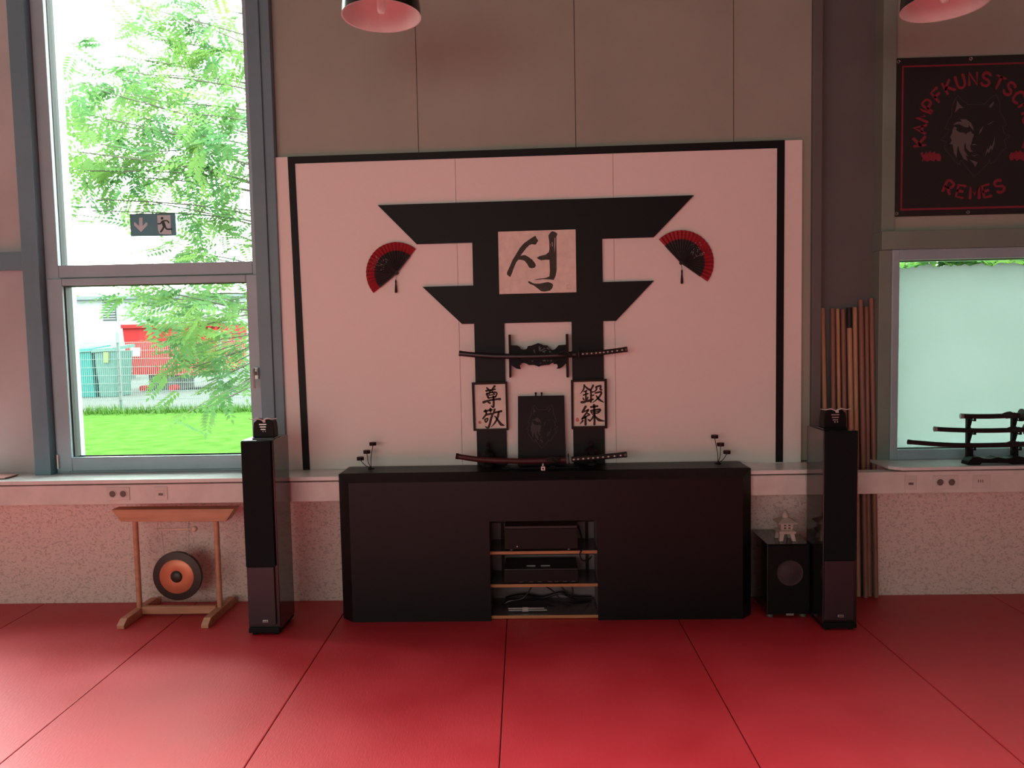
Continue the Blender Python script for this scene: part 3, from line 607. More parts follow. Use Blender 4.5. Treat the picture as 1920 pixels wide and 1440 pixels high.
# ------------------------------------------------------------------ tower speakers
def speaker(label, x0, x1, y0, logo):
    z0, z1, y1 = .03, 1.112, y0+.268; xm = (x0+x1)/2
    s = thing('tower_speaker', label, 'speaker', (xm, (y0+y1)/2, 0), 'black tower speakers')
    MB().box(x0, x1, y0+.018, y1, z0, z1).build('cabinet', 'gloss', s, bevel=.004)
    MB().box(x0+.004, x1-.012, y0, y0+.018, .395, z1-.004).build('grille', 'grille', s, bevel=.004)
    MB().box(x0+.006, x1-.022, y0+.004, y0+.0185, z0+.03, .392).build('baffle', 'baffle', s, bevel=.002)
    MB().box(x0+.002, x1-.004, y0+.004, y1-.004, .012, z0+.012).build('plinth', 'black', s, bevel=.004)
    for fx in (x0+.03, x1-.03):
        for fy in (y0+.03, y1-.03): MB().lathe([(.014, 0), (.014, .012)], (fx, fy, 0), n=12).build('foot', 'black', s)
    bx = xm+logo
    b = MB().box(bx-.016, bx+.016, y0-.002, y0+.006, .076, .090).build('badge', 'silver', s, bevel=.002)
    t = MB(); 
    for k in range(4): t.box(bx-.011+.006*k, bx-.0075+.006*k, y0-.0026, y0-.002, .080, .087)
    t.build('badge_mark', 'gasket', b)
speaker('black tower speaker beside the gong, under the left window edge', -1.648, -1.465, 4.09, .012)
speaker('black tower speaker beside the subwoofer, in front of the wooden staffs', 1.578, 1.766, 4.09, .0)

# miniature helmets on the speakers
def helmet(label, px0, px1, py, Y, tx):
    a, b = at(px0, py, Y), at(px1, py, Y); c = Vector(((a.x+b.x)/2, Y+.02, 1.1125)); hw = (b.x-a.x)/2
    s = thing('miniature_helmet', label, 'helmet ornament', c, 'miniature helmets on the speakers')
    MB().box(c.x-hw-.004, c.x+hw+.004, Y-.035, Y+.075, 1.1125, 1.120).build('stand', 'gloss', s, bevel=.002)
    pr = [(-hw, 1.120), (-hw*.99, 1.17), (-hw*.92, 1.205), (-hw*.6, 1.222), (hw*.6, 1.222), (hw*.92, 1.205), (hw*.99, 1.17), (hw, 1.120)]
    MB().loft([(c.x+p[0], Y-.025, p[1]) for p in pr], [(c.x+p[0]*.9, Y+.06, p[1]-.003*(p[1] > 1.15)) for p in pr]).build('shell', 'black', s, bevel=.004)
    for i, z in enumerate((1.192, 1.178, 1.164)): MB().box(c.x-.022+.004*i, c.x+.020-.003*i, Y-.031, Y-.025, z, z+.006).build('face_bar', 'silver', s)
    for dx in (-.002, .012): MB().lathe([(.004, 0), (.003, .004)], (c.x+dx, Y-.026, 1.155), (0, -1, 0), 8).build('stud', 'palemetal', s)
    MB().prismY([(c.x-.014, 1.222), (c.x-.02, 1.232), (c.x-.004, 1.220), (c.x+.002, 1.206), (c.x+.016, 1.206), (c.x+.014, 1.222), (c.x+.03, 1.234), (c.x+.006, 1.226)], Y-.034, Y-.026).build('crest_plate', 'palemetal', s)
    k = hw+.02
    for sg in (-1, 1):
        hr = MB(); hr.tube(smooth_path([(c.x, Y-.032, 1.218), (c.x+sg*k*.35, Y-.036, 1.229), (c.x+sg*k*.7, Y-.034, 1.224), (c.x+sg*k, Y-.030, 1.229)]), [.0045-.00025*i for i in range(13)], 8)
        hr.build('horn', 'palemetal', s, smooth=True)
helmet('black miniature helmet with silver horns on the left speaker', 477.5, 517, 812, 4.19, 0)
helmet('black miniature helmet with silver horns on the right speaker', 1541, 1584, 796, 4.19, 0)

# ------------------------------------------------------------------ subwoofer and stone lantern
sb = thing('subwoofer', 'low black subwoofer between the cabinet and the right speaker', 'speaker', (1.455, 4.44, 0))
MB().box(1.328, 1.572, 4.285, 4.60, .02, .436).build('cabinet', 'gloss', sb, bevel=.004)
MB().box(1.332, 1.568, 4.274, 4.285, .03, .43).build('baffle', 'black', sb, bevel=.003)
cc = at(1481, 1074, 4.274)
MB().lathe([(.076, 0), (.074, .005), (.068, .004), (.05, .006), (.02, .010), (.001, .011)], cc, (0, -1, 0), 32, cap=False).build('cone', 'cone', sb, smooth=True)
bp = at(1481, 1152, 4.273); MB().box(bp.x-.022, bp.x+.022, 4.270, 4.275, bp.z-.006, bp.z+.006).build('badge', 'silver', sb, bevel=.001)
for x in (1.355, 1.545):
    for y in (4.32, 4.56): MB().lathe([(.020, 0), (.018, .021)], (x, y, 0), n=14).build('foot', 'relief', sb)
ln = at(1473, 1018, 4.37); ln = Vector((ln.x, 4.38, .4365))
sl = thing('stone_lantern', 'small pale stone lantern standing on the subwoofer', 'lantern', ln)
def sq(mb, h0, z0, h1, z1): return mb.loft([ln+Vector((x*h0, y*h0, z0)) for x, y in ((-1, -1), (1, -1), (1, 1), (-1, 1))], [ln+Vector((x*h1, y*h1, z1)) for x, y in ((-1, -1), (1, -1), (1, 1), (-1, 1))])
for x in (-1, 1):
    for y in (-1, 1):
        b = MB(); b.loft([ln+Vector((x*.038+dx*.011, y*.038+dy*.011, 0)) for dx, dy in ((-1, -1), (1, -1), (1, 1), (-1, 1))], [ln+Vector((x*.028+dx*.013, y*.028+dy*.013, .045)) for dx, dy in ((-1, -1), (1, -1), (1, 1), (-1, 1))])
        b.build('leg', 'stone', sl, bevel=.003)
sq(sq(MB(), .046, .043, .050, .058), .050, .058, .036, .066).build('platform', 'stone', sl, bevel=.003)
bx = sq(MB(), .034, .066, .036, .104).build('light_box', 'stone', sl, bevel=.002)
for x in (-.012, .013):
    for z in (.077, .092): MB().box(ln.x+x-.006, ln.x+x+.006, ln.y-.0372, ln.y-.030, ln.z+z-.0035, ln.z+z+.0035).build('opening', 'gasket', bx)
sq(sq(MB(), .056, .103, .057, .110), .057, .110, .020, .132).build('roof', 'stone', sl, bevel=.003)
MB().lathe([(.018, .130), (.020, .142), (.016, .158), (.006, .172), (.001, .175)], ln, n=16).build('finial', 'stone', sl, smooth=True)

# ------------------------------------------------------------------ gong
gs = thing('gong_stand', 'light wooden gong stand with a wide slanted top beam', 'stand', (-2.195, 4.42, 0))
MB().prismY([(-2.566, .669), (-1.814, .664), (-1.868, .588), (-2.508, .594)], 4.375, 4.465).build('top_beam', 'beech', gs, bevel=.003)
for x in (-2.446, -1.946):
    MB().lathe([(.016, .045), (.016, .595)], (x, 4.42, 0), n=16).build('post', 'beech', gs, smooth=True)
    f = MB().prismX([(4.20, 0), (4.632, 0), (4.632, .02), (4.595, .05), (4.24, .05), (4.20, .022)], x-.022, x+.022)
    f.build('foot', 'beech', gs, bevel=.003)
MB().box(-2.424, -1.968, 4.405, 4.435, .012, .058).build('cross_bar', 'beech', gs, bevel=.003)
gc = Vector((-2.201, 4.42, .243))
gg = thing('gong', 'round dark gong with polished copper ring hanging in the wooden stand', 'gong', gc)
MB().lathe([(.150, .018), (.152, 0), (.150, -.006), (.106, -.012)], gc, (0, 1, 0), 40, cap=False).lathe([(.106, -.012), (.106, .018), (.15, .018)], gc, (0, 1, 0), 40, cap=False).build('rim', 'gongrim', gg, smooth=True)
MB().lathe([(.1065, -.0115), (.103, -.014), (.04, -.015), (.037, -.0145)], gc, (0, 1, 0), 40, cap=False).build('face', 'gongface', gg, smooth=True)
MB().lathe([(.037, -.0145), (.034, -.019), (.02, -.024), (.001, -.026)], gc, (0, 1, 0), 28, cap=False).build('boss', 'gongrim', gg, smooth=True)
for sx in (-1, 1): MB().tube([gc+Vector((sx*.075, 0, .128)), (gc.x+sx*.088, 4.42, .5865)], .0015, 5).build('cord', 'cord', gg)
ml = thing('gong_mallet', 'thin wooden mallet with pale ball head hanging below the beam', 'mallet', (-2.18, 4.40, .54))
MB().tube([(-2.318, 4.395, .537), (-2.09, 4.395, .541)], .0075, 8).build('handle', 'palewood', ml, smooth=True)
MB().ball((-2.07, 4.395, .541), .018, 12).build('head', 'palewood', ml, smooth=True)
for x in (-2.295, -2.105): MB().tube(smooth_path([(x, 4.400, .5865), (x, 4.388, .546), (x+.01, 4.389, .52), (x+.025, 4.392, .507)]), .0014, 5).build('loop', 'cord', ml)

# ------------------------------------------------------------------ wooden staffs
tops = [(1531.5, 578, 'stickdark', 'dark staff at the far left of the row, half behind the bright one'), (1541.5, 578, 'stickwood', 'brightest orange staff, second in the row from the left'), (1561, 578, 'stickdark', 'red brown staff right of the gap beside the brightest staff'),
        (1570.5, 579, 'stickwood', 'slim pale brown staff, fourth from the left in the row'), (1580.5, 580, 'stickdark', 'brown staff just left of the black capped one'), (1592, 577, 'stickwood', 'pale staff with a black cap on top'),
        (1602.5, 576, 'stickwood', 'pale staff just right of the black capped one'), (1614, 562, 'stickdark', 'long dark staff, third from the right in the row'), (1624.5, 575, 'stickdark', 'dark staff between the two tallest ones'), (1634, 559, 'stickdark', 'tall dark staff at the right end of the row')]
bots = [1540, 1551, 1566, 1576, 1588, 1599, 1610, 1620.5, 1630.5, 1640]
for i, ((px, py, mm, lb), bx) in enumerate(zip(tops, bots)):
    yt_ = 4.700 if i % 2 else 4.712; yb_ = 4.60 if i % 2 else 4.625
    if i == 0: yt_, yb_ = 4.716, 4.66
    t = at(px, py, yt_); b = Vector((at(bx, 1117, 4.62).x, yb_, 0))
    o = thing('wooden_staff', lb, 'staff', b, 'wooden staffs leaning on the column')
    r = .0145 if i not in (3,) else .011; d = (t-b)
    if i == 5:
        MB().tube([b+Vector((0, 0, .003)), b+d*.93], r, 14).build('shaft', mm, o, smooth=True); MB().tube([b+d*.93, b+d], r*1.03, 14).build('cap', 'gasket', o, smooth=True)
    else:
        MB().tube([b+Vector((0, 0, .003)), b+d*.995, t], [r, r, r*.82], 14).build('shaft', mm, o, smooth=True)

# ------------------------------------------------------------------ swords on the right sill
c3 = crop(1640, 740, 6.546, 4.44)
s3 = thing('sword_stand', 'black three tier sword stand on the sill of the frosted window', 'stand', (2.69, 4.44, .858))
bs = [(1100, 850), (1110, 810), (1160, 755), (1230, 750), (1290, 770), (1380, 775), (1470, 755), (1560, 770), (1640, 765), (1720, 745), (1790, 755), (1820, 800), (1820, 850), (1660, 850), (1650, 825), (1270, 825), (1250, 850)]
zoff = .8585-c3((1100, 850)).z
def c3z(p): v = c3(p); return Vector((v.x, v.y, v.z+zoff*(max(0, min(1, (p[1]-600)/250)))))
MB().loft([c3z(p)+Vector((0, -.035, 0)) for p in bs], [c3z(p)+Vector((0, .035, 0)) for p in bs]).build('base', 'black', s3)
for dx in (0, 556):
    up = [(1155+dx, 270), (1228+dx, 270), (1192+dx, 400), (1226+dx, 455), (1186+dx, 590), (1226+dx, 650), (1226+dx, 765), (1150+dx, 765)]
    MB().loft([c3z(p)+Vector((0, .012, 0)) for p in up], [c3z(p)+Vector((0, .034, 0)) for p in up]).build('upright', 'black', s3)
    for yy in (640, 450, 285):
        v = c3z((1188+dx, yy)); MB().box(v.x-.006, v.x+.006, 4.405, 4.455, v.z-.016, v.z-.009).box(v.x-.006, v.x+.006, 4.402, 4.408, v.z-.016, v.z+.004).build('hook', 'black', s3)
c3 = crop(1640, 740, 6.546, 4.43)
gname = 'swords on the sill stand'
def v3(p, dz=0): return c3(p)
def ext(p, dx, dz): return p+Vector((dx, 0, dz))
e = c3((1833, 604)); sword('long black sword on the lowest tier of the sill stand', [c3(p) for p in ((415, 580), (700, 604), (950, 618), (1200, 622), (1500, 618))]+[ext(e, .02, 0)], [ext(e, .05, 0), ext(e, .2, .006), ext(e, .32, .02)], group=gname, r=.0145)
e = c3((1833, 428)); sword('middle length black sword on the centre tier of the sill stand', [c3(p) for p in ((735, 420), (950, 432), (1300, 441), (1600, 437))]+[e], [ext(e, .03, 0), ext(e, .12, .004), ext(e, .20, .012)], group=gname, r=.0145, tip='eyelet')
e = c3((1775, 250)); sword('short black sword on the top tier of the sill stand', [c3(p) for p in ((1060, 262), (1300, 267), (1550, 262))]+[e], [ext(e, .03, 0), ext(e, .08, .002), ext(e, .13, .006)], group=gname, r=.0150, tip='eyelet')

# ------------------------------------------------------------------ sockets in the trunking
def socket(label, x0, x1, kind, zc=.764):
    s = thing('wall_socket', label, 'socket', ((x0+x1)/2, 4.38, zc), 'sockets in the trunking'); h = .040
    MB().box(x0, x1, 4.379, 4.3855, zc-h, zc+h).build('plate', 'socket', s, bevel=.002)
    if kind == 2:
        for f in (.27, .73):
            c = Vector((x0+(x1-x0)*f, 4.379, zc))
            MB().lathe([(.026, 0), (.026, .003), (.021, .003), (.020, .0005), (.001, .0005)], c, (0, -1, 0), 24, cap=False).build('outlet_ring', 'socket', s, smooth=True)
            MB().lathe([(.019, .0008), (.001, .0009)], c, (0, -1, 0), 20, cap=False).build('outlet_recess', 'hole', s)
    elif kind == 1:
        m = (x0+x1)/2; MB().box(m-.022, m+.022, 4.3765, 4.379, zc-.020, zc+.018).build('insert', 'socket', s, bevel=.001)
        MB().box(m-.014, m+.014, 4.3755, 4.3767, zc-.012, zc+.002).build('jack', 'hole', s)
    elif kind == 3:
        for k in range(3): MB().box(x0+.030+.012*k, x0+.034+.012*k, 4.3775, 4.3792, zc-.004, zc+.012).build('contact', 'hole', s)
def px_x(px, py): return at(px, py, 4.38).x
socket('double socket on the trunking left of the data socket, above the gong stand', px_x(200, 930), px_x(243, 930), 2)
socket('single data socket on the trunking above the gong stand', px_x(290, 929), px_x(314, 929), 1)
socket('single data socket next to the staffs below the frosted window', px_x(1696, 908), px_x(1719, 908), 1)
socket('double socket on the trunking below the frosted window', px_x(1750, 905), px_x(1797, 905), 2)
socket('small three contact socket below the sword stand', px_x(1824, 905), px_x(1857, 905), 3)

# ------------------------------------------------------------------ exit sign on the glass
c7 = crop(230, 390, 16, 4.655)
es = thing('exit_sign', 'small teal exit sign with arrow and running figure on the window', 'sign', c7((905, 500)))
MB().poly([c7((205, 180)), c7((1575, 150)), c7((1610, 830)), c7((245, 850))], -.006).build('plate', 'signteal', es)
MB().stroke([c7((215, 188)), c7((1570, 160))], .0045, .0006).build('top_edge', 'signdark', es)
f2 = lambda P, dy=0: [c7(p)+Vector((0, -.0003-dy, 0)) for p in P]
MB().poly(f2([(495, 290), (595, 290), (600, 545), (700, 430), (745, 440), (740, 520), (550, 720), (345, 520), (345, 420), (385, 440), (495, 545)]), .0006).build('arrow', 'signwhite', es)
MB().poly(f2([(1040, 222), (1430, 215), (1450, 650), (1470, 790), (1240, 790), (1110, 770), (1060, 650)]), .0006).build('doorway', 'signwhite', es)
mn = MB(); dy = .0010
mn.poly([c7((1185+42*math.cos(a), 310+42*math.sin(a)))+Vector((0, -.0013, 0)) for a in [k*math.pi/6 for k in range(12)]], .0005)
for P, wd in (([(1200, 400), (1260, 560)], 95), ([(1190, 400), (1130, 470), (1060, 475)], 40), ([(1230, 385), (1340, 385), (1390, 450)], 42), ([(1240, 560), (1190, 660), (1140, 720)], 55), ([(1280, 560), (1330, 635), (1480, 632)], 50)):
    mn.stroke([c7(p)+Vector((0, -.0013, 0)) for p in P], wd*4.65/F/16, .0005, n=3)
mn.build('running_figure', 'signdark', es)

# ------------------------------------------------------------------ banner
YN = 4.640
c5 = crop(1680, 90, 4.5, YN); cw = crop(1740, 170, 8, YN)
bn = thing('wall_banner', 'black cloth banner with red border, red lettering and grey wolf head', 'banner', c5((668, 1420)))
bl, br, btp, bbt = 2.199, 3.112, 3.275, 2.340
MB().box(bl, br, YN, YN+.004, bbt, btp).build('cloth', 'banner', bn)
bd_ = MB(); rect_frame(bd_, bl+.033, br-.033, bbt+.035, btp-.045, .010, .010, .012, .010, YN-.0012, YN-.0002); bd_.build('border', 'bred', bn)
ey = MB()
for x, z in ((bl+.012, btp-.02), (bl+.012, bbt+.018), ((bl+br)/2-.02, bbt+.016), ((bl+br)/2-.02, btp-.016), (br-.012, btp-.02), (br-.012, bbt+.018)):
    MB().lathe([(.005, .0002), (.008, .003), (.0105, .0002)], (x, YN, z), (0, -1, 0), 14, cap=False).build('eyelet', 'eyelet', bn, smooth=True)
wo = MB()
for a, b in zip(WL, WL[1:]): wo.stroke([cw(a), cw(b)], .0032, .0006, mi=1, n=1)
for P in WFILL: wo.poly([cw(p)+Vector((0, -.0002, 0)) for p in P], .0006)
wo.build('wolf_emblem', ['bgrey', 'bline'], bn)
LET = {'K': [[(0, 0), (0, 1)], [(.75, 1), (0, .42)], [(.2, .55), (.8, 0)]], 'A': [[(0, 0), (.4, 1), (.8, 0)], [(.15, .33), (.65, .33)]], 'M': [[(0, 0), (.05, 1), (.45, .35), (.85, 1), (.9, 0)]],
       'P': [[(0, 0), (0, 1), (.6, .95), (.7, .72), (.55, .5), (0, .45)]], 'F': [[(0, 0), (0, 1), (.75, 1)], [(0, .52), (.58, .54)]], 'U': [[(0, 1), (.02, .3), (.2, 0), (.55, 0), (.75, .3), (.75, 1)]], 'N': [[(0, 0), (0, 1), (.75, 0), (.75, 1)]],
       'S': [[(.75, .85), (.55, 1), (.2, 1), (.05, .78), (.2, .56), (.6, .45), (.75, .22), (.55, 0), (.2, 0), (0, .18)]], 'T': [[(0, 1), (.9, 1)], [(.45, 1), (.42, 0)]], 'C': [[(.75, .85), (.5, 1), (.2, .95), (0, .6), (.05, .25), (.3, 0), (.75, .1)]],
       'H': [[(0, 0), (0, 1)], [(.75, 0), (.75, 1)], [(0, .5), (.75, .52)]], 'L': [[(0, 1), (0, 0), (.65, 0)]], 'E': [[(.7, 1), (0, 1), (0, 0), (.72, 0)], [(0, .52), (.55, .52)]], 'R': [[(0, 0), (0, 1), (.6, .95), (.68, .72), (.5, .5), (0, .46)], [(.25, .48), (.75, 0)]]}
cc = c5((668, 735)); s_ = 4.64/F/4.5
def letter(mb, ch, pos, ang, hgt, wd):
    ca, sa = math.cos(ang), math.sin(ang)
    for st_ in LET[ch]:
        P = []
        for x, y in st_:
            u, v = (x-.4)*hgt*.86, (y-.5)*hgt
            P.append((pos[0]+u*ca-v*sa, YN-.0004, pos[1]+u*sa+v*ca))
        mb.stroke(P, [wd*random.uniform(.8, 1.15) for _ in P], .0006, n=(3 if len(P) > 4 and ch in 'SCUPR' else 1))
t1 = MB()
for i, ch in enumerate('KAMPFKUNSTSCHULE'):
    a = math.radians(185-13.15*i); r = 448*s_
    letter(t1, ch, (cc.x+r*math.cos(a), cc.z+r*math.sin(a)), a-math.pi/2, 98*s_, 22*s_)
t1.build('arched_lettering', 'bred', bn)
t2 = MB()
for i, ch in enumerate('REMES'):
    a = math.radians(-116+13*i); r = 462*s_
    letter(t2, ch, (cc.x+r*math.cos(a), cc.z+r*math.sin(a)), a+math.pi/2, 96*s_, 22*s_)
t2.build('lower_lettering', 'bred', bn)
for mir in (0, 1):
    P = [(205, 890), (225, 875), (235, 905), (255, 870), (265, 895), (290, 868), (300, 890), (325, 872), (335, 892), (365, 890), (382, 920), (375, 955), (350, 955), (335, 935), (320, 960), (290, 945), (262, 962), (240, 945), (218, 965), (225, 930)]
    if mir: P = [(1336-x, y-8) for x, y in P]
    MB().poly([c5(p)+Vector((0, -.0003, 0)) for p in P], .0006).build('fist_motif', 'bred', bn)

# ------------------------------------------------------------------ pendant lamps
def lamp(label, x, y, z):
    s = thing('pendant_lamp', label, 'lamp', (x, y, ZC), 'pendant lamps'); c = Vector((x, y, z)); R = .190
    pr = [(R, 0), (R*.985, .05), (R*.93, .11), (R*.80, .17), (R*.55, .225), (R*.28, .25), (.04, .262), (.04, .33), (.015, .345)]
    MB().lathe(pr, c, n=48, cap=False).build('shade', 'lampblack', s, smooth=True)
    pi_ = [(R+.001, -.002), (R-.006, -.001), (R*.955, .05), (R*.90, .108), (R*.77, .165), (R*.52, .218), (R*.2, .240), (.001, .242)]
    MB().lathe(pi_, c, n=48, cap=False).build('shade_lining', 'lampwhite', s, smooth=True)
    MB().lathe([(.001, .012), (.014, .015), (.020, .027), (.021, .16), (.018, .20), (.024, .205), (.024, .245)], c, n=20).build('bulb', 'bulb', s, smooth=True)
    MB().tube([c+Vector((0, 0, .34)), (x, y, ZC)], .004, 8).build('cable', 'gasket', s)
lamp('black pendant lamp with white inside above the left side of the board', -.706, 3.7, 3.222)
lamp('black pendant lamp with white inside in front of the banner', 1.975, 3.7, 3.185)

# ------------------------------------------------------------------ left sill
bk = at(8, 889, 4.52)
nb = thing('booklet', 'flat pinkish booklet lying on the sill at the far left edge', 'booklet', (bk.x-.03, 4.50, .852))
MB().box(bk.x-.12, bk.x+.055, 4.44, 4.56, .8525, .857).build('cover', 'black', nb)
MB().box(bk.x-.12, bk.x+.062, 4.435, 4.56, .8572, .864).build('page_block', 'pinkpaper', nb)

# ------------------------------------------------------------------ outside
struct('lawn', MB().box(-30, 40, 4.95, 18.4, -.3, 0), 'grass')
struct('pavement', MB().box(-60, 60, 18.4, 70, -.32, -.02), 'pave')
gr = MB()
for _ in range(2600):
    x = random.uniform(-12.5, -4); y = 17.9-abs(random.gauss(0, .3)); h_ = random.uniform(.05, .26); a = random.uniform(0, 6.28); dx, dy = .012*math.cos(a), .012*math.sin(a); lx, ly = random.gauss(0, .05), -abs(random.gauss(0, .05))
    gr.add([(x-dx, y-dy, 0), (x+dx, y+dy, 0), (x+lx, y+ly, h_)], [(0, 1, 2)])
tag(gr.build('grass', 'blade'), 'taller grass tufts growing along the foot of the wire fence', 'grass', kind='stuff')
fx = at(222, 700, 18.0).x
fn = thing('wire_fence', 'grey green double wire mesh fence across the lawn', 'fence', (fx, 18.0, 0))
wm = MB(); x = fx-2.9
while x < fx+5.2:
    wm.box(x-.0035, x+.0035, 17.995, 18.005, .06, 1.72); x += .05
for k in range(9): wm.box(fx-2.9, fx+5.2, 17.985, 17.992, .1+.2*k, .112+.2*k); wm.box(fx-2.9, fx+5.2, 18.008, 18.015, .1+.2*k, .112+.2*k)
wm.build('mesh_panel', 'galv', fn)
for k in (0, 1, 2): MB().box(fx-.03+2.52*k, fx+.03+2.52*k, 18.02, 18.08, 0, 1.95).build('post', 'galv', fn)
YC = 26.0
P = lambda a, b, Y=YC: at(a, b, Y)
ct = thing('roll_off_container', 'large red metal skip container behind the wire fence', 'container', (P(320, 708).x, YC+1.1, 0))
o1 = [P(229, 612), P(418, 606), P(416, 690), P(392, 704), P(241, 703)]
MB().loft(o1, [v+Vector((0, 2.2, 0)) for v in o1]).build('body', 'contred', ct)
for px in (360, 372, 384, 396, 408): MB().box(P(px, 640).x-.04, P(px, 640).x+.04, YC-.08, YC, P(px, 700).z, P(px, 612).z).build('rib', 'contred', ct)
MB().box(P(229, 611).x, P(418, 606).x, YC-.1, YC+.02, P(320, 614).z, P(320, 607).z).build('top_rim', 'contred', ct)
MB().poly([P(245, 652, YC), P(263, 652, YC), P(263, 668, YC), P(245, 668, YC)], .02).build('label_sheet', 'white2', ct)
for y in (668, 682, 692): MB().poly([P(238, y+10), P(246, y), P(248, y+4), P(240, y+16)], .02).build('hazard_stripe', 'white2', ct)
un = MB().box(P(276, 705).x, P(325, 705).x, YC+.1, YC+1.6, 0, P(300, 703).z); un.build('skid', 'contdark', ct)
for px in (272, 327): MB().lathe([(.11, -.2), (.11, .2)], (P(px, 706).x, YC-.05, .09), (0, 1, 0), 18).build('roller', 'contred', ct)
def bin_(label, a0, a1, b0, b1, yt_, m, lab):
    Y = 23.5; s = thing('waste_bin', label, 'bin', at((b0+b1)/2, 715, Y), 'large waste bins behind the fence')
    z0 = -.02; tl, tr2 = at(a0, yt_, Y), at(a1, yt_-4, Y); l0, r0 = at(b0, 715, Y).x, at(b1, 715, Y).x
    fr = [(l0, Y, z0), (r0, Y, z0), (tr2.x, Y-.1, tr2.z-.12), (tl.x, Y-.1, tl.z-.12)]
    MB().loft(fr, [(p[0], Y+1.0, p[2]) for p in fr]).build('body', m, s, bevel=.03)
    MB().loft([(tl.x-.05, Y-.16, tl.z-.12), (tr2.x+.05, Y-.16, tr2.z-.12), (tr2.x+.05, Y+1.05, tr2.z-.02), (tl.x-.05, Y+1.05, tl.z-.02)], [(tl.x-.03, Y-.14, tl.z-.02), (tr2.x+.03, Y-.14, tr2.z-.02), (tr2.x+.03, Y+1.03, tr2.z+.08), (tl.x-.03, Y+1.03, tl.z+.08)]).build('lid', m, s)
    if lab: MB().poly([at(194, 660, Y-.12), at(204, 660, Y-.12), at(204, 680, Y-.12), at(194, 680, Y-.12)], .02).build('label_sheet', 'binlabel', s)
bin_('teal waste bin, left one of the pair behind the fence', 118, 172, 122, 176, 656, 'teal', 0)
bin_('grey green waste bin with yellow label beside the teal bin', 179, 218, 186, 213, 654, 'teal2', 1)
YBd = 45.0
bu = thing('office_building', 'long white flat roofed building behind the containers', 'building', (at(250, 640, YBd).x, YBd, 0))
zt_ = at(200, 562, YBd).z
MB().box(-40, -3, YBd, YBd+12, -.02, zt_).build('facade', 'bwhite', bu)
MB().box(-40.2, -2.8, YBd-.4, YBd+12, zt_, zt_+.22).build('roof_edge', 'roofgrey', bu)
a, b = at(192, 563, YBd), at(219, 605, YBd); lv = MB().box(a.x, b.x, YBd-.05, YBd, b.z, a.z)
n = 9
for k in range(n): z = b.z+(a.z-b.z)*(k+.5)/n; lv.box(a.x, b.x, YBd-.18, YBd-.05, z-.03, z+.02, 1)
lv.build('louvre_vent', ['louver', 'bwhite'], bu)
YT = 34.0
tl_ = thing('box_trailer', 'white box trailer with red end in front of the building', 'trailer', (at(175, 690, YT).x, YT+1, 0))
a, b = at(138, 604, YT), at(217, 662, YT)
MB().box(a.x, b.x, YT, YT+2.4, b.z, a.z).build('body', 'bwhite', tl_, bevel=.1)
a2, b2 = at(118, 606, YT), at(138, 662, YT); MB().box(a2.x, b2.x, YT, YT+2.4, b2.z, a2.z-.05).build('end_panel', 'trailred', tl_)
for px in (150, 165, 205): MB().lathe([(.45, -.15), (.45, .15)], (at(px, 690, YT).x, YT+.3, .43), (0, 1, 0), 20).build('wheel', 'contdark', tl_)
for xx in (a2.x+.3, b.x-.3): MB().box(xx-.1, xx+.1, YT+.2, YT+2, -.02, b.z+.02).build('support', 'louver', tl_)

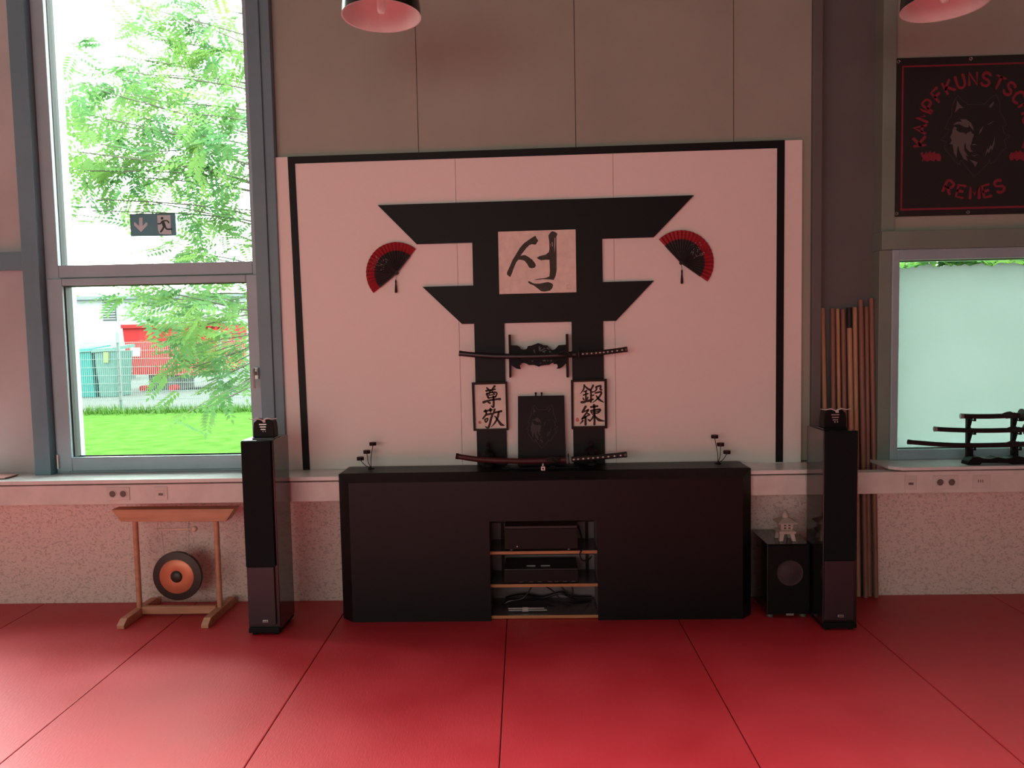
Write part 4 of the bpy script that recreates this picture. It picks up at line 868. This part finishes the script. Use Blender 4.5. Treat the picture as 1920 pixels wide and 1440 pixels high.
# trees
def tree(label, trunk, blobs, dens, m, ylo, yhi, group, leaflet=.095, sz=1.0):
    s = thing('tree', label, 'tree', trunk, group)
    tk = MB(); t = Vector(trunk); top_ = t+Vector((-.2, .2, 5.6))
    tk.tube(smooth_path([t, t+Vector((.05, 0, 1.5)), t+Vector((-.05, .1, 3.4)), top_], 4), [.15-.009*i for i in range(13)], 10); tk.build('trunk', 'bark', s, smooth=True)
    br = MB(); lf = MB()
    for (px, py, rx, ry) in blobs:
        Yc = random.uniform(ylo, yhi); c = at(px, py, Yc); k = Yc/F
        st_ = t+Vector((0, 0, max(1.6, min(5.2, c.z-.7+random.uniform(-.4, .2)))))
        mid = (st_+c)/2+Vector((random.uniform(-.1, .1), random.uniform(-.2, .2), random.uniform(.0, .3)))
        pth = smooth_path([st_, mid, c], 4); nb_ = len(pth)
        br.tube(pth, [.015-.010*i/(nb_-1) for i in range(nb_)], 6)
        for _ in range(1):
            e_ = c+Vector((random.uniform(-1, 1)*rx*k, random.uniform(-.4, .4), random.uniform(-1, 1)*ry*k)); br.tube(smooth_path([mid+(c-mid)*random.uniform(.2, .8), (mid+e_)/2+Vector((0, 0, .06)), e_], 3), .004, 5)
        n = max(4, int(dens*rx*ry/1000))
        for _ in range(n):
            a = random.uniform(0, 6.283); rr = math.sqrt(random.random())
            q = c+Vector((math.cos(a)*rr*rx*k, random.gauss(0, .35), math.sin(a)*rr*ry*k))
            d = Vector((random.uniform(-1, .35), random.uniform(-.8, .5), random.uniform(-.55, .35))).normalized()
            L_ = random.uniform(.22, .38)*sz; up_ = (Vector((0, 0, 1))+Vector((random.gauss(0, .35), random.gauss(0, .35), 0))).normalized(); sd = d.cross(up_).normalized(); up_ = sd.cross(d)
            npair = 7
            for j in range(npair*2+1):
                f = (j//2+1)/(npair+.5); base = q+d*L_*f-Vector((0, 0, .10*L_*f*f))
                dirv = (d if j == npair*2 else ((sd if j % 2 else -sd)*.9+d*.5+Vector((0, 0, -.25)))).normalized()
                ll = leaflet*sz*random.uniform(.8, 1.15)*(1.0 if f < .8 else .8); wv = dirv.cross(up_).normalized()*ll*.20
                lf.add([base, base+dirv*ll*.4+wv, base+dirv*ll, base+dirv*ll*.4-wv], [(0, 1, 2, 3)])
    br.build('branch', 'bark', s, smooth=True)
    lf.build('foliage', m, s)
B = [(250, 8, 42, 12), (330, 25, 40, 30), (420, 20, 50, 30), (305, 75, 45, 30), (360, 70, 50, 40), (240, 135, 45, 32), (300, 140, 60, 45), (380, 140, 60, 45), (440, 110, 35, 60), (190, 170, 40, 22), (240, 190, 70, 32), (165, 215, 55, 20), (200, 235, 70, 24), (320, 210, 70, 45), (400, 215, 60, 45), (450, 230, 25, 60),
     (150, 285, 45, 26), (200, 290, 70, 36), (280, 285, 75, 42), (370, 280, 75, 48), (440, 300, 35, 60), (145, 320, 35, 16), (230, 330, 80, 22), (330, 335, 70, 28), (140, 372, 32, 14), (165, 395, 45, 18), (250, 372, 60, 16), (410, 350, 55, 36), (430, 390, 45, 40), (390, 420, 45, 30), (430, 455, 45, 45), (355, 470, 35, 22), (385, 480, 50, 26), 
     (300, 545, 70, 18), (380, 550, 80, 25), (250, 555, 45, 14), (330, 575, 70, 24), (420, 580, 50, 32), (335, 598, 35, 18), (360, 615, 60, 26), (430, 625, 40, 28), (352, 648, 42, 24), (400, 660, 55, 24), (360, 690, 30, 12), (440, 680, 34, 36), (400, 715, 36, 16), (445, 725, 24, 26), (410, 745, 22, 8), (385, 765, 16, 6)]
tree('tall light green tree with feathery leaves filling the left window', (-1.75, 8.6, 0), B, 17, 'leaf', 6.8, 9.6, 'trees outside')
B2 = [(1700, 520, 60, 40), (1760, 490, 70, 60), (1830, 500, 70, 60), (1900, 480, 70, 60), (1720, 600, 80, 60), (1820, 620, 90, 70), (1900, 620, 80, 70), (1960, 540, 60, 70)]
tree('bushy tree seen blurred through the frosted window on the right', (7.2, 12.6, 0), B2, 13.0, 'hedge', 11.4, 12.6, 'trees outside', leaflet=.14, sz=1.4)
